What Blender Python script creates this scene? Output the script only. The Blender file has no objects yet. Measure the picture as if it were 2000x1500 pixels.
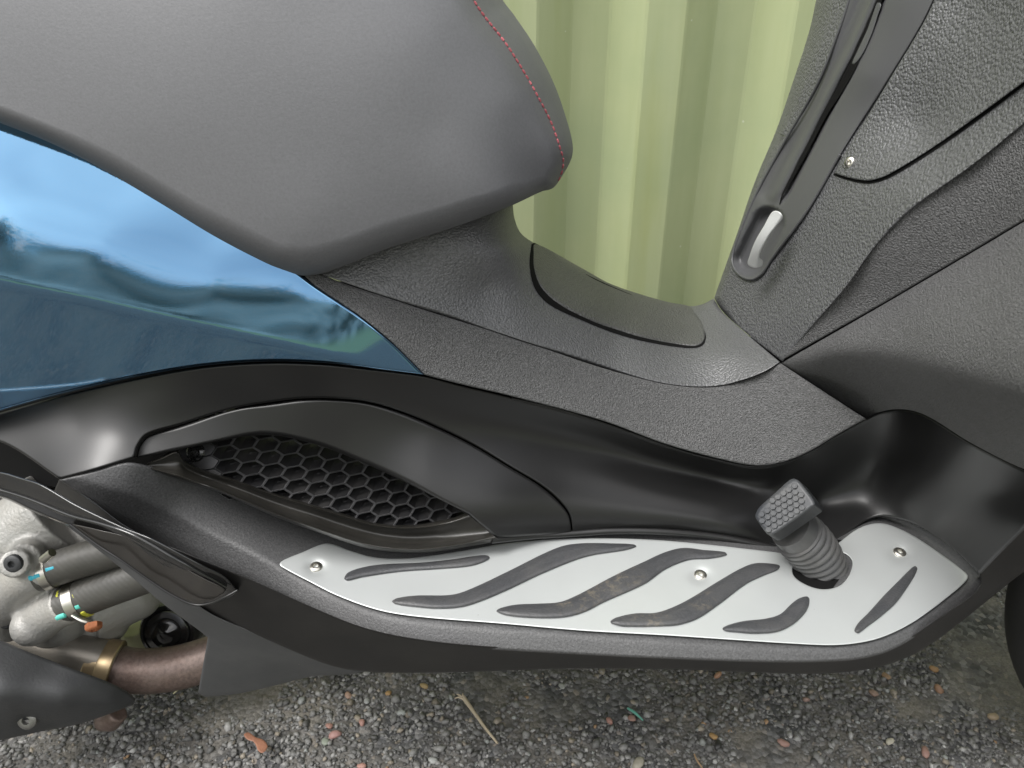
import bpy, math, random
import numpy as np
from mathutils import Vector, Matrix
from mathutils.geometry import delaunay_2d_cdt

random.seed(7)
RNG = np.random.default_rng(11)
scene = bpy.context.scene
COL = scene.collection

# ------------------------------------------------------------------ camera
CAM = np.array([0.0, -0.42, 0.78])
PITCH = math.radians(29.6)
FPX = 1510.0
cd = bpy.data.cameras.new('camera')
cd.sensor_width = 36.0
cd.lens = FPX / 2000.0 * 36.0
cd.clip_start = 0.01
cd.clip_end = 400.0
cam = bpy.data.objects.new('camera', cd)
COL.objects.link(cam)
cam.location = CAM
cam.rotation_euler = (math.radians(90) - PITCH, 0, 0)
scene.camera = cam
cd.dof.use_dof = True
cd.dof.focus_distance = 0.64
cd.dof.aperture_fstop = 20.0

# ------------------------------------------------------------------ world (overcast sky with a tree line)
SUN_EL, SUN_ROT = math.radians(60), math.radians(243)
world = bpy.data.worlds.new('World')
scene.world = world
world.use_nodes = True
wt = world.node_tree
wn, wl = wt.nodes, wt.links
wn.clear()
wout = wn.new('ShaderNodeOutputWorld')
bg = wn.new('ShaderNodeBackground')
bg.inputs['Strength'].default_value = 0.10
wl.new(bg.outputs[0], wout.inputs[0])
sky = wn.new('ShaderNodeTexSky')
sky.sky_type = 'NISHITA'
sky.sun_disc = False
sky.sun_elevation = SUN_EL
sky.sun_rotation = SUN_ROT
sky.air_density = 1.2
sky.dust_density = 2.5
hs = wn.new('ShaderNodeHueSaturation')
hs.inputs['Saturation'].default_value = 0.34
wl.new(sky.outputs[0], hs.inputs['Color'])
geo = wn.new('ShaderNodeTexCoord')
sep = wn.new('ShaderNodeSeparateXYZ')
wl.new(geo.outputs['Generated'], sep.inputs[0])
# clouds
cn = wn.new('ShaderNodeTexNoise')
cn.inputs['Scale'].default_value = 2.2
cn.inputs['Detail'].default_value = 6
wl.new(geo.outputs['Generated'], cn.inputs['Vector'])
cr = wn.new('ShaderNodeValToRGB')
cr.color_ramp.elements[0].position = 0.38
cr.color_ramp.elements[1].position = 0.68
cr.color_ramp.elements[0].color = (0, 0, 0, 1)
cr.color_ramp.elements[1].color = (1, 1, 1, 1)
wl.new(cn.outputs['Fac'], cr.inputs[0])
mixc = wn.new('ShaderNodeMix'); mixc.data_type = 'RGBA'
wl.new(cr.outputs[0], mixc.inputs['Factor'])
wl.new(hs.outputs[0], mixc.inputs['A'])
mixc.inputs['B'].default_value = (11.5, 11.3, 11.0, 1)
# tree line: distant foliage round the horizon
tn = wn.new('ShaderNodeTexNoise')
tn.inputs['Scale'].default_value = 3.0
tn.inputs['Detail'].default_value = 4
tn.inputs['Roughness'].default_value = 0.5
wl.new(geo.outputs['Generated'], tn.inputs['Vector'])
m1 = wn.new('ShaderNodeMath'); m1.operation = 'MULTIPLY_ADD'
m1.inputs[1].default_value = 0.42; m1.inputs[2].default_value = 0.05
wl.new(tn.outputs['Fac'], m1.inputs[0])
tn3 = wn.new('ShaderNodeTexNoise')
tn3.inputs['Scale'].default_value = 18.0
tn3.inputs['Detail'].default_value = 8
tn3.inputs['Roughness'].default_value = 0.7
wl.new(geo.outputs['Generated'], tn3.inputs['Vector'])
m1b = wn.new('ShaderNodeMath'); m1b.operation = 'MULTIPLY_ADD'
m1b.inputs[1].default_value = 0.26
wl.new(tn3.outputs['Fac'], m1b.inputs[0]); wl.new(m1.outputs[0], m1b.inputs[2])
m2 = wn.new('ShaderNodeMath'); m2.operation = 'SUBTRACT'
wl.new(m1b.outputs[0], m2.inputs[0]); wl.new(sep.outputs['Z'], m2.inputs[1])
m3 = wn.new('ShaderNodeMath'); m3.operation = 'MULTIPLY'; m3.use_clamp = True
m3.inputs[1].default_value = 60.0
wl.new(m2.outputs[0], m3.inputs[0])
tn2 = wn.new('ShaderNodeTexNoise')
tn2.inputs['Scale'].default_value = 11.0
tn2.inputs['Detail'].default_value = 5
tmap = wn.new('ShaderNodeMapping'); tmap.inputs['Scale'].default_value = (1, 1, 1)
wl.new(geo.outputs['Generated'], tmap.inputs['Vector'])
wl.new(tmap.outputs[0], tn2.inputs['Vector'])
tr = wn.new('ShaderNodeValToRGB')
tr.color_ramp.elements[0].position = 0.36; tr.color_ramp.elements[0].color = (0.66, 0.72, 0.60, 1)
tr.color_ramp.elements[1].position = 0.66; tr.color_ramp.elements[1].color = (3.3, 3.45, 3.1, 1)
wl.new(tn2.outputs['Fac'], tr.inputs[0])
mixt = wn.new('ShaderNodeMix'); mixt.data_type = 'RGBA'
fr = wn.new('ShaderNodeMapRange'); fr.interpolation_type = 'SMOOTHSTEP'
fr.inputs['From Min'].default_value = 0.05; fr.inputs['From Max'].default_value = 0.12
fr.inputs['To Min'].default_value = 1.0; fr.inputs['To Max'].default_value = 0.0
wl.new(sep.outputs['Z'], fr.inputs['Value'])
mixg = wn.new('ShaderNodeMix'); mixg.data_type = 'RGBA'
wl.new(fr.outputs['Result'], mixg.inputs['Factor'])
wl.new(tr.outputs[0], mixg.inputs['A'])
mixg.inputs['B'].default_value = (2.5, 2.85, 1.7, 1)
wl.new(m3.outputs[0], mixt.inputs['Factor'])
wl.new(mixc.outputs['Result'], mixt.inputs['A'])
wl.new(mixg.outputs['Result'], mixt.inputs['B'])
wl.new(mixt.outputs['Result'], bg.inputs['Color'])

sd_ = bpy.data.lights.new('sun', 'SUN')
sd_.energy = 1.25
sd_.angle = math.radians(25)
sd_.color = (1.0, 0.98, 0.955)
sun = bpy.data.objects.new('sun', sd_)
COL.objects.link(sun)
# direction to the sun: behind and to the left of the camera, high
_sx, _sy = math.sin(SUN_ROT), math.cos(SUN_ROT)
_to = Vector((_sx * math.cos(SUN_EL), _sy * math.cos(SUN_EL), math.sin(SUN_EL)))
sun.rotation_euler = _to.to_track_quat('Z', 'Y').to_euler()

vs = scene.view_settings
vs.view_transform = 'Standard'
vs.look = 'None'
vs.gamma = 1.0
vs.use_curve_mapping = False
vs.exposure = 1.55

# ------------------------------------------------------------------ projection helpers
CT, ST = math.cos(PITCH), math.sin(PITCH)


def rays(u, v):
    x = (np.asarray(u, float) - 1000.0) / FPX
    y = -(np.asarray(v, float) - 750.0) / FPX
    return np.stack([x, CT + y * ST, -ST + y * CT], -1)


def at(u, v, Y=None, Z=None):
    d = rays(u, v)
    t = (Y - CAM[1]) / d[1] if Z is None else (Z - CAM[2]) / d[2]
    return Vector(CAM + t * d)


def t_of(u, v, Y=None, Z=None):
    d = rays(u, v)
    return (Y - CAM[1]) / d[1] if Z is None else (Z - CAM[2]) / d[2]


def ctrl_t(c):
    if len(c) == 4:
        return t_of(c[0], c[1], Z=c[3])
    return t_of(c[0], c[1], Y=c[2])


class Tps:
    def __init__(self, ctrl, lam=2e-4):
        p = np.array([(c[0], c[1]) for c in ctrl], float) / 1000.0
        w = np.array([1.0 / ctrl_t(c) for c in ctrl])
        n = len(p)
        K = self.ker(p, p) + lam * np.eye(n)
        P = np.hstack([np.ones((n, 1)), p])
        A = np.zeros((n + 3, n + 3))
        A[:n, :n] = K; A[:n, n:] = P; A[n:, :n] = P.T
        b = np.zeros(n + 3); b[:n] = w
        s = np.linalg.lstsq(A, b, rcond=None)[0]
        self.p, self.a, self.b = p, s[:n], s[n:]

    @staticmethod
    def ker(a, b):
        d2 = ((a[:, None, :] - b[None, :, :]) ** 2).sum(-1)
        return np.where(d2 > 1e-12, 0.5 * d2 * np.log(np.maximum(d2, 1e-12)), 0.0)

    def __call__(self, u, v):
        q = np.stack([np.asarray(u, float), np.asarray(v, float)], -1) / 1000.0
        w = self.ker(q, self.p) @ self.a + self.b[0] + q @ self.b[1:]
        return 1.0 / w


class Plane:
    def __init__(self, P, n):
        self.P, self.n = np.array(P, float), np.array(n, float)

    def __call__(self, u, v):
        d = rays(u, v)
        return ((self.P - CAM) @ self.n) / (d @ self.n)


def cat(pts, spacing, closed=False):
    """Catmull-Rom through pts."""
    P = np.array(pts, float)
    n = len(P)
    out = []
    segs = n if closed else n - 1
    for i in range(segs):
        p1, p2 = P[i % n], P[(i + 1) % n]
        p0 = P[(i - 1) % n] if (closed or i > 0) else 2 * p1 - p2
        p3 = P[(i + 2) % n] if (closed or i + 2 < n) else 2 * p2 - p1
        L = np.linalg.norm((p2 - p1)[:2])
        k = max(1, int(round(L / spacing)))
        # centripetal-like damping for uneven spacing
        l0, l2 = max(np.linalg.norm((p1 - p0)[:2]), 1e-6), max(np.linalg.norm((p3 - p2)[:2]), 1e-6)
        m1 = (p2 - p0) / (l0 + L) * L
        m2 = (p3 - p1) / (L + l2) * L
        for j in range(k):
            s = j / k
            h = (2 * s**3 - 3 * s**2 + 1) * p1 + (s**3 - 2 * s**2 + s) * m1 + (-2 * s**3 + 3 * s**2) * p2 + (s**3 - s**2) * m2
            out.append(h)
    if not closed:
        out.append(P[-1])
    return np.array(out)


def outline_pts(outline, spacing):
    """closed outline; a point (u, v, 'c') is a corner."""
    pts = [(p[0], p[1]) for p in outline]
    cor = [i for i, p in enumerate(outline) if len(p) > 2]
    n = len(pts)
    if not cor:
        return cat(pts, spacing, True)
    out = []
    for a, b in zip(cor, cor[1:] + [cor[0] + n]):
        run = [pts[i % n] for i in range(a, b + 1)]
        out.append(cat(run, spacing)[:-1])
    return np.vstack(out)


def inside(q, poly):
    x, y = q[:, 0], q[:, 1]
    c = np.zeros(len(q), bool)
    n = len(poly)
    for i in range(n):
        x1, y1 = poly[i]; x2, y2 = poly[(i + 1) % n]
        if y1 == y2:
            continue
        m = ((y1 > y) != (y2 > y)) & (x < (x2 - x1) * (y - y1) / (y2 - y1) + x1)
        c ^= m
    return c


def seg_dist(q, A, B):
    """distance from points q to segments A-B; returns (dist, index, signed)"""
    best = np.full(len(q), 1e9); bi = np.zeros(len(q), int)
    for s in range(0, len(q), 2000):
        qq = q[s:s + 2000]
        ab = B - A
        L2 = np.maximum((ab**2).sum(-1), 1e-9)
        ap = qq[:, None, :] - A[None]
        tt = np.clip((ap * ab[None]).sum(-1) / L2, 0, 1)
        d = np.linalg.norm(ap - tt[..., None] * ab[None], axis=-1)
        i = d.argmin(1)
        bi[s:s + 2000] = i
        best[s:s + 2000] = d[np.arange(len(qq)), i]
    ab = (B - A)[bi]; ap = q - A[bi]
    sg = np.sign(ab[:, 0] * ap[:, 1] - ab[:, 1] * ap[:, 0])
    return best, bi, sg


def link(name, me, mat=None, parent=None):
    o = bpy.data.objects.new(name, me)
    COL.objects.link(o)
    if mat is not None:
        me.materials.append(mat)
    if parent is not None:
        o.parent = parent
    return o


def mesh_from(name, V, F, mat, parent=None, smooth=True, angle=38):
    me = bpy.data.meshes.new(name)
    me.from_pydata([tuple(p) for p in V], [], [tuple(f) for f in F])
    me.update()
    if smooth:
        me.polygons.foreach_set('use_smooth', [True] * len(me.polygons))
        me.set_sharp_from_angle(angle=math.radians(angle))
    return link(name, me, mat, parent)


class Mb:
    """collects pieces of one mesh"""
    def __init__(self):
        self.V, self.F = [], []

    def add(self, V, F):
        b = len(self.V)
        self.V += [tuple(p) for p in V]
        self.F += [tuple(i + b for i in f) for f in F]

    def build(self, name, mat, parent=None, smooth=True, angle=38):
        return mesh_from(name, self.V, self.F, mat, parent, smooth, angle)


def patch_geo(outline, depth, step=10, edge=(5, 0.0015), thick=0.012, holes=(), folds=(), extra=None,
              off=0.0, rounds=None, back=None, hole_edge=None):
    sp = min(6.0, step * 0.6)
    B = outline_pts(outline, sp)
    H = [outline_pts(h, min(sp, 4)) for h in holes]
    loops = [B] + H
    A_ = np.vstack(loops)
    B_ = np.vstack([np.roll(l, -1, 0) for l in loops])
    rmax = edge[0]

    def rad(q):
        if not rounds:
            return np.full(len(q), edge[0]), np.full(len(q), edge[1])
        R = np.array(rounds, float)
        d2 = ((q[:, None, :] - R[None, :, :2]) ** 2).sum(-1) + 1.0
        w = 1.0 / d2**1.5
        w /= w.sum(1, keepdims=True)
        return w @ R[:, 2], w @ R[:, 3]

    verts = [B] + H
    # rings
    for li, l in enumerate(loops):
        nx = np.roll(l, -1, 0) - np.roll(l, 1, 0)
        nrm = np.stack([-nx[:, 1], nx[:, 0]], -1)
        nrm /= np.maximum(np.linalg.norm(nrm, axis=1, keepdims=True), 1e-9)
        test = inside(l + nrm * 1.0, B)
        area = 0.5 * np.sum(l[:, 0] * np.roll(l[:, 1], -1) - np.roll(l[:, 0], -1) * l[:, 1])
        if (area < 0) != (li > 0):
            nrm = -nrm
        rr, _ = rad(l)
        for f in (0.08, 0.2, 0.38, 0.6, 0.82, 1.0, 1.3):
            o_ = rr * f
            if o_.max() < 0.25:
                continue
            q = l + nrm * o_[:, None]
            ok = inside(q, B)
            for h in H:
                ok &= ~inside(q, h)
            dd, _, _ = seg_dist(q, A_, B_)
            ok &= dd > o_ * 0.93
            q = q[ok]
            verts.append(q)
    lo, hi = B.min(0), B.max(0)
    gu = np.arange(lo[0] + step * .37, hi[0], step)
    gv = np.arange(lo[1] + step * .41, hi[1], step * 0.87)
    G = np.array([(x + (0.5 * step if j % 2 else 0), y) for j, y in enumerate(gv) for x in gu])
    if len(G):
        m = inside(G, B)
        for h in H:
            m &= ~inside(G, h)
        G = G[m]
    if len(G):
        dd, bi, _ = seg_dist(G, A_, B_)
        rr, _ = rad(A_[bi])
        G = G[dd > np.maximum(rr * 1.3 + np.minimum(step * .5, 3.5), step * 0.5)]
        verts.append(G)
    n0 = 0
    edges = []
    for l in loops:
        k = len(l)
        edges += [(n0 + i, n0 + (i + 1) % k) for i in range(k)]
        n0 += k
    # order of arrays: loops first
    allv = np.vstack([x for x in verts if len(x)])
    cdt = delaunay_2d_cdt([Vector((p[0], -p[1])) for p in allv], edges, [], 0, 1e-4)
    Q = np.array([(p.x, -p.y) for p in cdt[0]])
    T = np.array([f for f in cdt[2] if len(f) == 3], int)
    cen = Q[T].mean(1)
    m = inside(cen, B)
    for h in H:
        m &= ~inside(cen, h)
    T = T[m]
    e1 = Q[T[:, 1]] - Q[T[:, 0]]; e2 = Q[T[:, 2]] - Q[T[:, 0]]
    ar = e1[:, 0] * e2[:, 1] - e1[:, 1] * e2[:, 0]
    T = T[np.abs(ar) > 1e-6]; ar = ar[np.abs(ar) > 1e-6]
    T[ar > 0] = T[ar > 0][:, ::-1]

    def tt(q, rnd=True):
        t = depth(q[:, 0], q[:, 1]) - off
        for pl, k, soft in folds:
            c = cat(pl, 15)
            c[0] = c[0] - (c[1] - c[0]) * 40
            c[-1] = c[-1] + (c[-1] - c[-2]) * 40
            d, _, sg = seg_dist(q, c[:-1, :2], c[1:, :2])
            sdist = d * sg
            t = t + k * soft * np.logaddexp(0, sdist / soft)
        if extra is not None:
            t = t + extra(q[:, 0], q[:, 1])
        if rnd and (edge[0] > 0 or rounds):
            d, bi, _ = seg_dist(q, A_, B_)
            rr, am = rad(A_[bi])
            if hole_edge is not None:
                ish = bi >= len(B)
                rr = np.where(ish, hole_edge[0], rr); am = np.where(ish, hole_edge[1], am)
            x = np.clip(1 - d / np.maximum(rr, 1e-6), 0, 1)
            t = t + am * (1 - np.sqrt(np.maximum(1 - x * x, 0)))
        return t

    t = tt(Q)
    V = CAM + t[:, None] * rays(Q[:, 0], Q[:, 1])
    # exact surface normals (clean reflections on coarse triangles)
    eu, ev_ = np.array([[0.6, 0.0]]), np.array([[0.0, 0.6]])
    gu = (tt(Q + eu, False) - tt(Q - eu, False)) / 1.2
    gv = (tt(Q + ev_, False) - tt(Q - ev_, False)) / 1.2
    dq, bq, _ = seg_dist(Q, A_, B_)
    sv = (B_ - A_)[bq]; sl = np.maximum((sv ** 2).sum(1), 1e-9)
    sp_ = np.clip(((Q - A_[bq]) * sv).sum(1) / sl, 0, 1)
    near = A_[bq] + sp_[:, None] * sv
    gd = Q - near
    nl = np.linalg.norm(gd, axis=1)
    # inward direction of the nearest boundary piece where the point lies on it
    ins = []
    for li, l in enumerate(loops):
        tx = np.roll(l, -1, 0) - np.roll(l, 1, 0)
        nn = np.stack([-tx[:, 1], tx[:, 0]], -1); nn /= np.maximum(np.linalg.norm(nn, axis=1, keepdims=True), 1e-9)
        ar_ = 0.5 * np.sum(l[:, 0] * np.roll(l[:, 1], -1) - np.roll(l[:, 0], -1) * l[:, 1])
        if (ar_ < 0) != (li > 0):
            nn = -nn
        ins.append(nn)
    inw = np.vstack(ins)[bq]
    gd = np.where((nl > 0.05)[:, None], gd / np.maximum(nl, 1e-9)[:, None], inw)
    if edge[0] > 0 or rounds:
        rr, am = rad(A_[bq])
        if hole_edge is not None:
            ish = bq >= len(B)
            rr = np.where(ish, hole_edge[0], rr); am = np.where(ish, hole_edge[1], am)
        x = np.clip(1 - dq / np.maximum(rr, 1e-6), 0, 0.95)
        sl_ = -am / np.maximum(rr, 1e-6) * x / np.sqrt(1 - x * x)
        gu = gu + sl_ * gd[:, 0]; gv = gv + sl_ * gd[:, 1]
    R_ = rays(Q[:, 0], Q[:, 1])
    ru = np.array([1.0 / FPX, 0, 0]); rv = np.array([0, -ST / FPX, -CT / FPX])
    Pu = gu[:, None] * R_ + t[:, None] * ru; Pv = gv[:, None] * R_ + t[:, None] * rv
    NN = np.cross(Pu, Pv)
    NN /= np.maximum(np.linalg.norm(NN, axis=1, keepdims=True), 1e-12)
    NN[(NN * R_).sum(1) > 0] *= -1
    NN = list(NN)
    down = np.array([0, -ST, -CT])
    F = [tuple(f) for f in T]
    V = list(V)
    # skirt
    if thick:
        from collections import Counter
        cnt = Counter(); dirn = {}
        for f in F:
            for a, b in ((f[0], f[1]), (f[1], f[2]), (f[2], f[0])):
                k = (min(a, b), max(a, b)); cnt[k] += 1; dirn[k] = (a, b, f)
        back_i = {}
        for k, c in cnt.items():
            if c != 1:
                continue
            a, b, f = dirn[k]
            ctr = Q[list(f)].mean(0)
            idx = []
            for i in (a, b):
                if i not in back_i:
                    nb_ = -(inw[i][0] * np.array([1.0, 0, 0]) + inw[i][1] * down)
                    fi = len(V); V.append(np.array(V[i])); NN.append(nb_)
                    if back is None:
                        q = Q[i] + (ctr - Q[i]) / max(np.linalg.norm(ctr - Q[i]), 1e-6) * 0.4
                        p = CAM + (t[i] + thick) * rays(q[0], q[1])
                    else:
                        p = np.array(V[i]) + np.array(back)
                    back_i[i] = (fi, len(V)); V.append(p); NN.append(nb_)
                idx.append(back_i[i])
            F.append((idx[1][0], idx[0][0], idx[0][1], idx[1][1]))
    ev = lambda u, v: float(tt(np.array([[u, v]], float))[0])
    return V, F, ev, NN


def patch(name, outline, depth, mat, parent=None, **kw):
    if isinstance(depth, (list, tuple)):
        depth = Tps(depth)
    V, F, ev, NN = patch_geo(outline, depth, **kw)
    o = mesh_from(name, V, F, mat, parent, True, 180)
    o.data.normals_split_custom_set_from_vertices([tuple(n) for n in NN])
    return o, ev


def loft(name, rails, mat, parent=None, n=80, m=6, thick=0.01, smooth=True):
    """rails: lists of (u, v, Y); surface runs across them in order (top to bottom)."""
    R = []
    for r in rails:
        P = [tuple(at(*p)) if len(p) == 3 else tuple(at(p[0], p[1], Z=p[3])) for p in r]
        c = cat3(P, 24)
        R.append(resample(c, n))
    R = np.array(R)
    k = len(R)
    rows = []
    for i in range(k - 1):
        p1, p2 = R[i], R[i + 1]
        p0 = R[i - 1] if i > 0 else 2 * p1 - p2
        p3 = R[i + 2] if i + 2 < k else 2 * p2 - p1
        for j in range(m):
            s = j / m
            rows.append(0.5 * (2 * p1 + (p2 - p0) * s + (2 * p0 - 5 * p1 + 4 * p2 - p3) * s * s + (-p0 + 3 * p1 - 3 * p2 + p3) * s**3))
    rows.append(R[-1])
    G = np.array(rows)
    a, b = G.shape[:2]
    V = list(G.reshape(-1, 3))
    F = []
    for i in range(a - 1):
        for j in range(b - 1):
            F.append((i * b + j, (i + 1) * b + j, (i + 1) * b + j + 1, i * b + j + 1))
    # rim
    loop = [j for j in range(b)] + [i * b + b - 1 for i in range(1, a)] + [(a - 1) * b + j for j in range(b - 2, -1, -1)] + [i * b for i in range(a - 2, 0, -1)]
    base = len(V)
    for i in loop:
        d = np.array(V[i]) - CAM
        V.append(np.array(V[i]) + d / np.linalg.norm(d) * thick)
    L = len(loop)
    for i in range(L):
        F.append((loop[i], loop[(i + 1) % L], base + (i + 1) % L, base + i))
    return mesh_from(name, V, F, mat, parent, smooth, 42)


def cat3(P, sub=12):
    P = [np.array(p, float) for p in P]
    n = len(P); out = []
    for i in range(n - 1):
        p1, p2 = P[i], P[i + 1]
        p0 = P[i - 1] if i else 2 * p1 - p2
        p3 = P[i + 2] if i + 2 < n else 2 * p2 - p1
        L = np.linalg.norm(p2 - p1); l0 = max(np.linalg.norm(p1 - p0), 1e-9); l2 = max(np.linalg.norm(p3 - p2), 1e-9)
        m1 = (p2 - p0) / (l0 + L) * L; m2 = (p3 - p1) / (L + l2) * L
        for j in range(sub):
            s = j / sub
            out.append((2 * s**3 - 3 * s**2 + 1) * p1 + (s**3 - 2 * s**2 + s) * m1 + (-2 * s**3 + 3 * s**2) * p2 + (s**3 - s**2) * m2)
    out.append(P[-1])
    return np.array(out)


def resample(c, n):
    d = np.concatenate([[0], np.cumsum(np.linalg.norm(np.diff(c, axis=0), axis=1))])
    s = np.linspace(0, d[-1], n)
    return np.stack([np.interp(s, d, c[:, k]) for k in range(c.shape[1])], -1)


def tube_geo(path, radii, seg=20, cap=True, squash=None):
    P = np.array([tuple(p) for p in path], float)
    n = len(P)
    R = np.broadcast_to(np.array(radii, float), (n,))
    V, F = [], []
    up = Vector((0.13, 0.4, 0.9)).normalized()
    prev = None
    for i in range(n):
        a = P[min(i + 1, n - 1)] - P[max(i - 1, 0)]
        t = Vector(a).normalized()
        x = (up - t * up.dot(t)) if prev is None else (prev - t * prev.dot(t))
        x.normalize(); prev = x
        y = t.cross(x)
        for j in range(seg):
            an = 2 * math.pi * j / seg
            V.append(Vector(P[i]) + (x * math.cos(an) + y * math.sin(an)) * R[i])
    for i in range(n - 1):
        for j in range(seg):
            k = (j + 1) % seg
            F.append((i * seg + j, i * seg + k, (i + 1) * seg + k, (i + 1) * seg + j))
    if cap:
        F.append(tuple(range(seg))[::-1])
        F.append(tuple((n - 1) * seg + j for j in range(seg)))
    return V, F


def tube(name, path, radii, mat, parent=None, seg=20, sub=8, cap=True, smooth_path=True):
    P = [tuple(p) for p in path]
    if smooth_path and len(P) > 2:
        R = np.broadcast_to(np.array(radii, float), (len(P),))
        c = cat3([tuple(p) + (r,) for p, r in zip(P, R)], sub)
        P, radii = c[:, :3], c[:, 3]
    V, F = tube_geo(P, radii, seg, cap)
    return mesh_from(name, V, F, mat, parent)


def lathe_geo(profile, origin, axis, seg=24):
    """profile: (r, h) pairs along axis from origin."""
    ax = Vector(axis).normalized()
    x = ax.orthogonal().normalized(); y = ax.cross(x)
    V, F = [], []
    n = len(profile)
    for r, h in profile:
        for j in range(seg):
            an = 2 * math.pi * j / seg
            V.append(Vector(origin) + ax * h + (x * math.cos(an) + y * math.sin(an)) * max(r, 1e-5))
    for i in range(n - 1):
        for j in range(seg):
            k = (j + 1) % seg
            F.append((i * seg + j, i * seg + k, (i + 1) * seg + k, (i + 1) * seg + j))
    F.append(tuple(range(seg))[::-1])
    F.append(tuple((n - 1) * seg + j for j in range(seg)))
    return V, F


def lathe(name, profile, origin, axis, mat, parent=None, seg=24, angle=38):
    V, F = lathe_geo(profile, origin, axis, seg)
    return mesh_from(name, V, F, mat, parent, True, angle)


def thing(name, label, cat_, loc=(0, 0, 0), group=None):
    o = bpy.data.objects.new(name, None)
    COL.objects.link(o)
    o.location = loc
    o.empty_display_size = 0.05
    tag(o, label, cat_, group)
    return o


def tag(o, label, cat_, group=None):
    o['label'] = label
    o['category'] = cat_
    if group:
        o['group'] = group
    return o


# ------------------------------------------------------------------ materials
def mat_new(name):
    m = bpy.data.materials.new(name)
    m.use_nodes = True
    nt = m.node_tree
    b = nt.nodes['Principled BSDF']
    return m, nt, b


def node(nt, kind, **inp):
    n = nt.nodes.new(kind)
    for k, v in inp.items():
        n.inputs[k].default_value = v
    return n


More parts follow.
